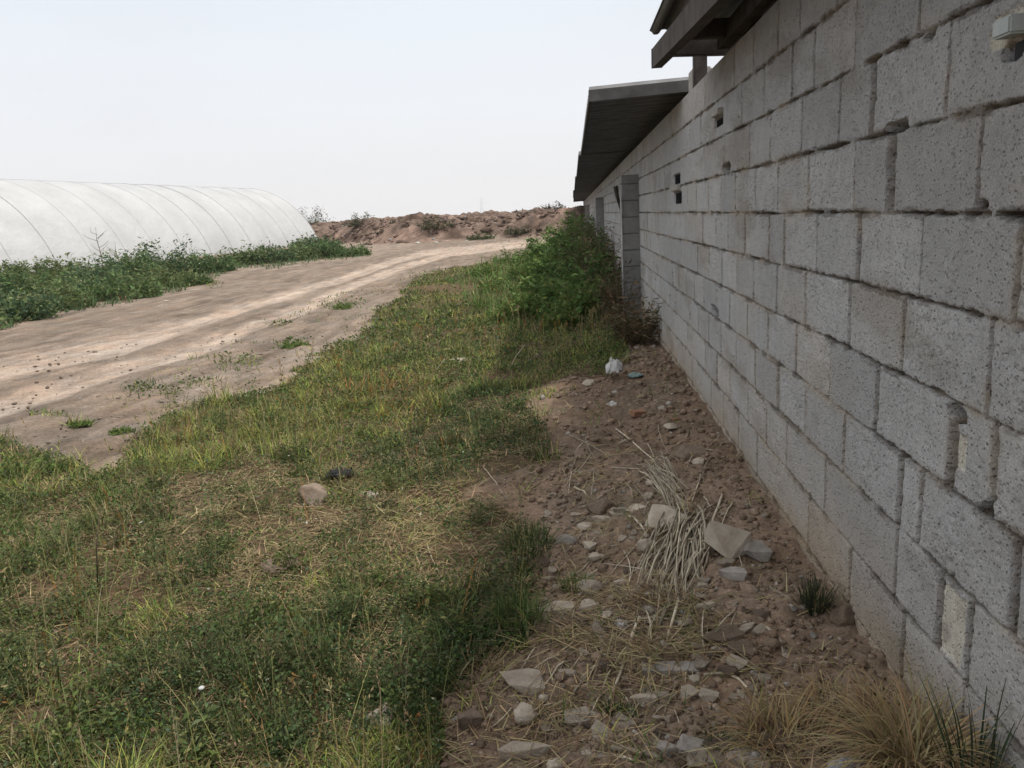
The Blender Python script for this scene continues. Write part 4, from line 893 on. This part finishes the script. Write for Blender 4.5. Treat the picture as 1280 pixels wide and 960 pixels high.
def rubble():
    bm = bmesh.new(); bmesh.ops.create_icosphere(bm, subdivisions=1, radius=1); bv = np.array([v.co[:] for v in bm.verts]); bf = np.array([[v.index for v in f.verts] for f in bm.faces]); bm.free()
    n = 9000; x = RNG.uniform(-34, 2, n); y = RNG.uniform(50, 78, n); b = bank(x, y); k = (b > .08) & (fbm(x/2, y/2, 3, 701) > -.15); x, y = x[k], y[k]; n = len(x)
    s = np.exp(RNG.normal(-2.5, .5, n)); B = bv[None]*(1+RNG.uniform(-.3, .3, (n, len(bv), 1)))*s[:, None, None]*np.stack([RNG.uniform(.8, 1.6, n), RNG.uniform(.7, 1.2, n), RNG.uniform(.5, .9, n)], 1)[:, None]
    V = np.stack([B[..., 0]+x[:, None], B[..., 1]+y[:, None], B[..., 2]+(gz(x, y)+.10*(bank(x, y) > .3))[:, None]], -1).reshape(-1, 3)
    Q = (bf[None]+(np.arange(n)*len(bv))[:, None, None]).reshape(-1, 3); c = jit((.165, .118, .095), n, .45, .03); m = RNG.random(n) < .06; c[m] = jit((.36, .34, .32), int(m.sum()), .2, .02)
    tag(link('bank_rubble', npmesh('bank_rubble', V, Q, np.repeat(c, len(bv), 0), False), M['bank']), 'lumps of earth and rubble covering the far bank', 'rubble', kind='stuff')
rubble()
def stems():
    # thin flowering stems standing above the grass
    g = Geo(); x, y, px, py = scatter(60000, 1.7, 16); qx, qy = jitter(x, y, px, py); veg = pip(qx, qy, VEG); yel = pip(qx, qy, YEL) | pip(qx, qy, MIDG); dry = pip(qx, qy, DRYZ)
    k = RNG.random(len(x)) < veg*np.where(yel, .22, .06)*np.where(dry, .3, 1)*clumpy(x, y, 0, .3, 711); x, y = x[k], y[k]; n = len(x); d = np.hypot(x, y)
    P = np.stack([x, y, gz(x, y)], 1); h = RNG.uniform(.12, .34, n); az = RNG.uniform(0, 6.28, n); c = jit((.26, .25, .10), n, .35); m = RNG.random(n) < .3; c[m] = jit(STRAW, int(m.sum()), .3); m = RNG.random(n) < .08; c[m] = jit(RUST, int(m.sum()), .3)
    th = np.abs(RNG.normal(0, .22, n)); kp = RNG.uniform(-.1, .6, n); blades(g, P, h, RNG.uniform(.0012, .002, n)*np.clip(d/3, 1, 4), az, th, kp, c, 4)
    dd = np.stack([np.cos(az), np.sin(az), np.zeros(n)], 1)
    for j in range(7):
        t = RNG.uniform(.7, 1.0, n); a = th+kp*t*.5; Q = P+(dd*np.sin(a)[:, None]+np.array([0, 0, 1.])*np.cos(a)[:, None])*(h*t)[:, None]
        dv = dd*.5+RNG.normal(0, .35, (n, 3)); dv[:, 2] += 1; L = RNG.uniform(.008, .018, n)*np.clip(d/4, 1, 2.5); leaves(g, Q, L, L*.3, dv, c)
    tag(link('grass_stems', g.mesh('grass_stems'), M['leaf']), 'thin seeding stems standing above the green verge', 'grass', kind='stuff')
stems()
# ================================================================ COUNTABLE PLANTS
def tuft(px, py, nb, h, w, col, label, cat='tussock', name='grass_tussock', spread=.05, kap=(.5, 1.6), th=.45, m='leaf', mixcol=None, mixf=0, ns=6, azc=None, group=None, pos=None):
    X, Y, Z = pos if pos else ground_pt(px, py); g = Geo(); a = RNG.uniform(0, 2*pi, nb); r = spread*np.sqrt(RNG.random(nb))
    P = np.stack([r*np.cos(a), r*np.sin(a), np.full(nb, -.01)], 1); az = a+RNG.normal(0, .9, nb) if azc is None else RNG.normal(azc, .8, nb)
    c = jit(col, nb, .3)
    if mixcol: k = RNG.random(nb) < mixf; c[k] = jit(mixcol, int(k.sum()), .3)
    blades(g, P, RNG.uniform(.5, 1.0, nb)*h, RNG.uniform(.7, 1.2, nb)*w, az, np.abs(RNG.normal(0, th, nb)), RNG.uniform(*kap, nb), c, ns)
    return tag(link(name, g.mesh(name), M[m], loc=(X, Y, Z)), label, cat, group)
GOLD = (.27, .195, .10)
tuft(1018, 762, 190, .13, .0035, (.05, .062, .035), 'dark spiky green tussock growing against the wall foot', spread=.04, kap=(.1, .7), th=.4, mixcol=STRAW, mixf=.12)
tuft(1140, 958, 520, .27, .0032, GOLD, 'large golden arching dry grass tuft in the lower right corner by the wall', spread=.07, kap=(1.2, 2.6), th=.5, m='dry', mixcol=STRAW, mixf=.4, ns=8)
tuft(1085, 912, 200, .16, .003, GOLD, 'dry tuft just above the pale rag by the wall', spread=.08, kap=(.9, 2.2), th=.8, m='dry', mixcol=DRYB, mixf=.3)
tuft(980, 930, 420, .17, .0028, GOLD, 'low sprawling golden dry tuft left of the large arching one', spread=.10, kap=(.9, 2.3), th=.9, m='dry', mixcol=DRYB, mixf=.3)
tuft(1040, 880, 160, .11, .0026, GOLD, 'small dry tuft behind the sprawling golden one', spread=.07, kap=(.9, 2.2), th=.9, m='dry', mixcol=STRAW, mixf=.3)
tuft(1215, 985, 48, .26, .0045, (.045, .062, .035), 'tall dark green blades in the corner between dry tuft and wall', spread=.04, kap=(.05, .6), th=.25)
tuft(820, 745, 150, .06, .0024, GOLD, 'small golden dry tuft at the lower end of the reed bundle', spread=.05, kap=(.9, 2.2), th=.9, m='dry')
tuft(720, 735, 260, .08, .003, GREEN, 'green tuft between the grass edge and the pale stone', spread=.05, kap=(.2, 1.), th=.6)
tuft(770, 895, 150, .06, .003, DARKG, 'dark green tuft alone on the soil near the bottom', spread=.03, kap=(.2, 1.), th=.5)
tuft(900, 932, 110, .055, .0026, DARKG, 'small dark green tuft left of the golden sprawling grass', spread=.035, kap=(.2, 1.), th=.6)
tuft(600, 850, 420, .13, .0026, DRYB, 'brown dry tuft beside the large pale slab at the grass edge', spread=.08, kap=(.9, 2.2), th=.8, m='dry', mixcol=STRAW, mixf=.3)
tuft(650, 780, 420, .14, .003, GREEN, 'bushy green tuft at the right edge of the foreground weeds', spread=.08, kap=(.2, 1.1), th=.6, mixcol=DARKG, mixf=.5)
tuft(660, 690, 380, .16, .003, DARKG, 'dark green tuft above the pale flat slab in dry grass', spread=.09, kap=(.2, 1.1), th=.5, mixcol=STRAW, mixf=.2)
tuft(865, 790, 90, .04, .0024, GREEN, 'tiny green tuft right of the three short reeds', spread=.03, kap=(.2, 1.), th=.6)
def weed(pos, rad, h, nl, ls, col, label, name='weed_bush', cat='bush', col2=None, f2=.3, ns=30, group=None, dry=0, flower=0, stemcol=(.12, .13, .06), asp=.45):
    X, Y, Z = pos; w = Geo(); s_ = Geo()
    root = empty(name, (X, Y, Z), label, cat, group)
    # stems
    a = RNG.uniform(0, 2*pi, ns); rr0 = rad*.35*np.sqrt(RNG.random(ns)); P = np.stack([rr0*np.cos(a), rr0*np.sin(a), np.full(ns, -.02)], 1)
    hs = h*RNG.uniform(.4, 1.2, ns); th = np.clip(rad/h*RNG.uniform(0, 1.1, ns), 0, 1.2); kp = RNG.uniform(-.1, .5, ns)
    blades(s_, P, hs, np.full(ns, max(.004, ls*.12)), a, th, kp, jit(stemcol, ns, .2), 4)
    # leaves set along the stems
    i = RNG.integers(0, ns, nl); t = .15+.85*RNG.random(nl)**.8; thm = th[i]+kp[i]*t*.5
    d = np.stack([np.cos(a[i]), np.sin(a[i]), np.zeros(nl)], 1); L = (t*hs[i])[:, None]
    Q = P[i]+d*np.sin(thm)[:, None]*L+np.array([0, 0, 1.])*np.cos(thm)[:, None]*L+RNG.normal(0, .06*rad+.01, (nl, 3))
    Q[:, 2] = np.maximum(Q[:, 2], .01); dv = RNG.normal(size=(nl, 3))*.8+d*.6; dv[:, 2] = dv[:, 2]*.5+.35
    c = jit(col, nl, .35)
    if col2: k = RNG.random(nl) < f2; c[k] = jit(col2, int(k.sum()), .3)
    ll = ls*RNG.uniform(.3, 1.0, nl)**1.5*(1.9 if rad > .2 else 1.25)*RNG.choice([.6, 1, 1.35], nl)
    if flower: k = RNG.random(nl) < flower; c[k] = jit((.6, .6, .5), int(k.sum()), .1); ll = np.where(k, ll*.5, ll)
    leaves(w, Q, ll, ll*asp*RNG.uniform(.7, 1.2, nl), dv, c)
    link('foliage', w.mesh('foliage'), M['dry' if dry else 'leaf'], root); link('stems', s_.mesh('stems'), M['dry'], root); return root
def gp(px, py): return ground_pt(px, py)
LUSH = (.085, .145, .042); LUSH2 = (.15, .215, .065)
# tall lush weeds along the wall
WB = [((700, 392), .50, .52, 'lush dark green weed bush in front, nearest of the row along the wall'), ((672, 372), .5, .42, 'lower green weed bush at the left front of the row along the wall'),
      ((735, 382), .50, .75, 'tall dark weed bush close to the first pillar'), ((728, 352), .75, .95, 'tall bright green weed bush in the middle of the wall row'),
      ((690, 350), .75, .75, 'broad green weed bush left of the middle one in the wall row'), ((716, 330), .95, 1.15, 'high green weed bush far along the wall, second from the end'),
      ((682, 328), .8, .7, 'low green weed bush where the row meets the bare track'), ((722, 312), 1.2, 1.35, 'farthest and highest green weed bush of the row along the wall')]
for (p, r, h, lab) in WB:
    pos = gp(*p); weed(pos, r, h, int(3500*r/.5), .05+.012*(pos[1]/12), LUSH, lab, 'weed_bush', 'bush', LUSH2, .4, 60, 'green weed bushes along the wall', flower=.006)
for i_, (px_, py_, r_, h_) in enumerate([(640, 402, .22, .28), (655, 352, .5, .45), (700, 412, .25, .34), (618, 366, .4, .32), (668, 400, .3, .42), (602, 345, .5, .3), (720, 402, .25, .5), (640, 330, .7, .45)]):
    weed(gp(px_, py_), r_, h_, int(1500+2200*r_), .045, (.10, .165, .045), 'loose light green weed spreading from the wall bushes into the grass', 'spreading_weed', 'weed', (.16, .20, .06), .4, 50, 'weeds spreading from the wall bushes')
DB = [((775, 402), .22, .62, 'dry grey brown weed bush at the foot of the first pillar'), ((797, 430), .22, .36, 'dark dry weed clump in the corner between pillar and wall'), ((757, 375), .4, .85, 'dry brown weed bush against the wall behind the first pillar'),
      ((752, 350), .45, .95, 'taller dry weed bush before the second pillar'), ((744, 338), .5, .9, 'farthest dry weed bush along the wall')]
for (p, r, h, lab) in DB:
    pos = gp(*p); weed((min(pos[0], WX-.12), pos[1], pos[2]), r*1.35, h*1.25, int(3600*r/.3), .055, (.075, .068, .040), lab, 'dry_weed_bush', 'bush', DRYB, .5, 90, 'dry weeds against the wall', dry=1, asp=.16, stemcol=(.20, .16, .10))
# band of weeds before the greenhouse
k = 0
BW = [(-150, 430, .9, .55), (-70, 420, .9, .5), (18, 400, .8, .50), (62, 388, .8, .42), (30, 368, .9, .55), (100, 378, .9, .45), (120, 356, 1.1, .62), (70, 352, 1.1, .60), (160, 352, 1.2, .75), (165, 371, .9, .38), (205, 345, 1.2, .85), (212, 358, .9, .35),
      (262, 340, 1.1, .55), (315, 330, 1.3, .55), (345, 328, 1.4, .55), (378, 325, 1.5, .55), (408, 322, 1.5, .5), (440, 320, 1.2, .3), (395, 312, 2.0, .6), (10, 350, 1.2, .5), (-60, 380, 1.2, .6), (240, 356, .7, .2), (130, 366, 1., .5), (185, 362, 1, .45)]
names = ['beyond the left edge of the photo, farther', 'just beyond the left edge of the photo', 'nearest, at the left edge of the photo', 'low and front, second from the left edge', 'behind the nearest one at the left edge', 'front one below the dead shrubs', 'middle one just left under the dead shrubs',
         'back one left of the dead shrubs', 'tall one right of the dead shrubs', 'low front one where the band narrows', 'tallest one, standing up before the film', 'small front one at the track below the tallest', 'olive one after the gap in the band', 'first of the far green row',
         'second of the far green row', 'third of the far green row', 'fourth of the far green row', 'last thin one at the right tip of the band', 'one at the far corner of the greenhouse', 'back one at the left edge against the film', 'dense one outside the left edge', 'tiny one at the track', 'dark one between front and back', 'dark front one left of the narrowing']
for (px, py, r, h), nm in zip(BW, names):
    pos = gp(px, py); d = math.hypot(pos[0], pos[1]); far = d/20
    weed(pos, r*1.35, h*1.3, int(5200*min(1.6, r)), .06*(.6+far*.5), [(.075, .13, .052), (.095, .145, .055), (.065, .11, .055), (.11, .14, .055)][BW.index((px, py, r, h)) % 4], 'green weed bush before the greenhouse, '+nm, 'weed_bush', 'bush', (.15, .19, .08), .35, 50, 'weed bushes before the greenhouse', flower=.004)
for px, py, h, lab in [(130, 345, 1.9, 'leafless dead shrub standing before the film, left of two'), (151, 345, 1.3, 'shorter leafless dead shrub before the film, right of two'), (165, 350, .9, 'thin dead stalk right of the two dead shrubs')]:
    pos = gp(px, py); ch = []; q = random.Random(px)
    tr_ = [Vector((0, 0, 0)), Vector((.03, 0, h*.4)), Vector((-.05, 0, h*.75)), Vector((-.02, 0, h))]; ch.append((tr_, [.022, .018, .012, .006]))
    for i in range(9):
        t = q.uniform(.25, .9); b = Vector((0, 0, h*t)); s = q.choice([-1, 1])*q.uniform(.2, .5); ch.append(([b, b+Vector((s*.5, q.uniform(-.2, .2), .12)), b+Vector((s, q.uniform(-.3, .3), q.uniform(.15, .35)))], [.01, .008, .004]))
    tag(link('dead_shrub', tube_mesh('dead_shrub', ch, 5), M['twig'], loc=pos), lab, 'shrub')
# single weeds
for (px, py, r, h, col, lab) in [
    (430, 386, .28, .12, LUSH2, 'low bright green weed patch alone beside the track'), (366, 433, .26, .08, LUSH2, 'flat green weed patch on the bare ground nearer than the bright one'),
    (100, 532, .12, .04, GREEN, 'tiny weed on the track edge, left of two'), (152, 541, .12, .04, GREEN, 'tiny weed on the track edge, right of two'),
    (20, 600, .22, .16, GREEN, 'broad leaved green weed at the left edge above the bare strip'), (60, 590, .18, .12, GREEN, 'leafy weed at the corner where the track meets the grass'), (15, 625, .15, .10, BLUEG, 'grey green weed at the left edge')]:
    weed(gp(px, py), r, h, 650, .028, col, lab, 'weed', 'weed', GREEN, .4, 24)
protos = [weed(gp(150, 800), .11, .13, 620, .018, (.085, .115, .036), 'leafy green weed standing in the foreground grass', 'leafy_weed', 'weed', (.17, .17, .06), .25, 26, 'leafy weeds in the foreground grass'),
          weed(gp(330, 850), .10, .17, 560, .016, (.050, .078, .028), 'leafy green weed standing in the foreground grass', 'leafy_weed', 'weed', (.08, .105, .04), .4, 24, 'leafy weeds in the foreground grass', flower=.008),
          weed(gp(250, 700), .13, .10, 600, .019, (.10, .125, .055), 'leafy green weed standing in the foreground grass', 'leafy_weed', 'weed', DRYB, .3, 24, 'leafy weeds in the foreground grass'),
          weed(gp(560, 560), .12, .16, 460, .016, (.07, .10, .035), 'leafy green weed standing in the foreground grass', 'leafy_weed', 'weed', STRAW, .18, 30, 'leafy weeds in the foreground grass')]
q_ = random.Random(77); n_ = 0
while n_ < 130:
    px, py = q_.uniform(-40, 690), q_.uniform(500, 985)
    if not pip(np.array([px]), np.array([py]), VEG)[0]: continue
    if pip(np.array([px]), np.array([py]), DRYZ)[0] and q_.random() < .6: continue
    p_ = protos[1 if (pip(np.array([px]), np.array([py]), DARK2)[0] and q_.random() < .6) else q_.randrange(4)]
    r_ = p_.copy(); COL.objects.link(r_); r_.location = gp(px, py); r_.rotation_euler = (0, 0, q_.uniform(0, 6.28)); sc_ = q_.uniform(.6, 1.35); r_.scale = (sc_, sc_, sc_*q_.uniform(.7, 1.15))
    for ch_ in p_.children:
        c_ = ch_.copy(); COL.objects.link(c_); c_.parent = r_
    n_ += 1
def rosette(px, py, n, L, col, label, flower=None, h=.12):
    X, Y, Z = gp(px, py); g = Geo(); root = empty('thistle', (X, Y, Z), label, 'weed')
    P = []; 
    a = RNG.uniform(0, 2*pi, n); t = RNG.random(n); P = np.stack([.01*np.cos(a), .01*np.sin(a), t*h*.8], 1)
    dv = np.stack([np.cos(a), np.sin(a), RNG.uniform(.1, .8, n)], 1)
    leaves(g, P, L*RNG.uniform(.6, 1.1, n), L*RNG.uniform(.22, .34, n), dv, jit(col, n, .2)); link('foliage', g.mesh('foliage'), M['leaf'], root)
    st = [Vector((0, 0, -.02)), Vector((.005, 0, h*.6)), Vector((.0, 0, h))]; link('stem', tube_mesh('stem', [(st, [.004, .0035, .003])], 6), M['dry_stem'], root)
    if flower:
        bm = bmesh.new(); bmesh.ops.create_icosphere(bm, subdivisions=2, radius=.009)
        for v in bm.verts: v.co.z = v.co.z*.6+h
        bm_obj('flower_head', bm, M['white_plastic'], root, smooth=True)
M['dry_stem'] = simple('green_stem', (.08, .10, .04), (.13, .15, .06), 20, .7, .2, .002)
rosette(262, 925, 60, .045, (.12, .16, .07), 'thistle with a white seed head in the foreground grass', True, .17)
rosette(362, 948, 50, .055, (.09, .13, .06), 'broad leaved blue green weed at the bottom of the foreground grass', None, .10)
rosette(245, 955, 50, .045, (.11, .14, .06), 'pale leaved weed at the bottom edge left of the thistle', None, .08)
rosette(500, 888, 40, .055, (.14, .17, .06), 'bright leaved weed above the upright pale stone', None, .08)
rosette(75, 860, 26, .045, (.10, .12, .05), 'tall stemmed weed with pale leaves in the left foreground', None, .2)
# scrub on the spoil bank
for (px, Y, zb, r, h, col, lab) in [(450, 64, 1.75, 1.6, 1.0, (.075, .085, .055), 'grey green bush standing on top of the bank'), (386, 76, 1.75, 2.4, 1.9, (.055, .075, .04), 'dark bush on the bank beside the end of the greenhouse'),
     (545, 55.0, .7, 1.6, .9, (.055, .06, .03), 'olive scrub on the face of the bank at the centre'), (648, 54, .2, 1.6, .5, (.07, .08, .045), 'low scrub on the bank foot right of the centre'), (600, 53.0, .0, 1.6, .45, (.07, .095, .04), 'flat green scrub at the bank foot'),
     (690, 60, 1.6, 1.6, .7, (.07, .055, .04), 'brown scrub on the bank near the shed'), (418, 70, 1.3, .9, .3, (.08, .085, .045), 'small tuft on the bank left of the grey green bush')]:
    p = at_depth(px, 280, Y); z = float(gz(p.x, p.y)); weed((p.x, p.y, z-.05), r, h, 1500, .14, col, lab, 'scrub_bush', 'bush', (.12, .10, .06), .35, 60, 'scrub on the bank', asp=.3)
q_ = random.Random(12); spots = ['left part of the bank face', 'left part of the bank top', 'middle of the bank face', 'middle of the bank top', 'right part of the bank face', 'right part of the bank top']
for k_ in range(30):
    px = 400+320*((k_+q_.random())/30); Y_ = q_.uniform(55, 62)+(6 if px < 450 else 0); p = at_depth(px, 280, Y_); z = float(gz(p.x, p.y))
    weed((p.x, p.y, z-.05), q_.uniform(.35, .9), q_.uniform(.15, .4), 260, .12, q_.choice([(.07, .07, .045), (.09, .075, .055), (.055, .07, .035)]), 'one of the small dull scrub tufts dotted over the earth bank', 'scrub_tuft', 'tuft', (.13, .10, .075), .4, 25, 'small scrub tufts dotted over the bank', asp=.3)
# far transmission mast
pm = at_depth(603, 270, 900); base = Vector((pm.x, pm.y, 1)); ch = []; hm = 24
for k in range(4):
    a = pi/4+k*pi/2; ch.append(([Vector((3*cos(a), 3*sin(a), 0)), Vector((.4*cos(a), .4*sin(a), hm))], [.12, .09]))
    for j in range(6):
        z0_ = hm*j/6; z1_ = hm*(j+1)/6; r0 = 3-2.6*j/6; r1 = 3-2.6*(j+1)/6; b = a+pi/2; ch.append(([Vector((r0*cos(a), r0*sin(a), z0_)), Vector((r1*cos(b), r1*sin(b), z1_))], [.07, .07]))
for z_ in (hm*.7, hm*.85): ch.append(([Vector((-4, 0, z_)), Vector((4, 0, z_))], [.1, .1]))
tag(link('pylon', tube_mesh('pylon', ch, 4), M['steel'], loc=base), 'faint lattice pylon far away above the bank', 'pylon')
# thin dusty air
bm = bmesh.new(); box_bm(bm, (0, 450, 18), (1800, 1400, 44)); hz = bm_obj('haze', bm, None)
hm_ = bpy.data.materials.new('haze'); hm_.use_nodes = True; nt = hm_.node_tree; nt.nodes.remove(nt.nodes['Principled BSDF'])
pv = N(nt, 'ShaderNodeVolumePrincipled'); pv.inputs['Density'].default_value = .00025; pv.inputs['Color'].default_value = (.98, .98, .98, 1); pv.inputs['Anisotropy'].default_value = .2
nt.links.new(pv.outputs[0], nt.nodes['Material Output'].inputs['Volume']); hz.data.materials.append(hm_); tag(hz, kind='stuff', label='pale dusty haze in the air over the whole place', cat='haze')
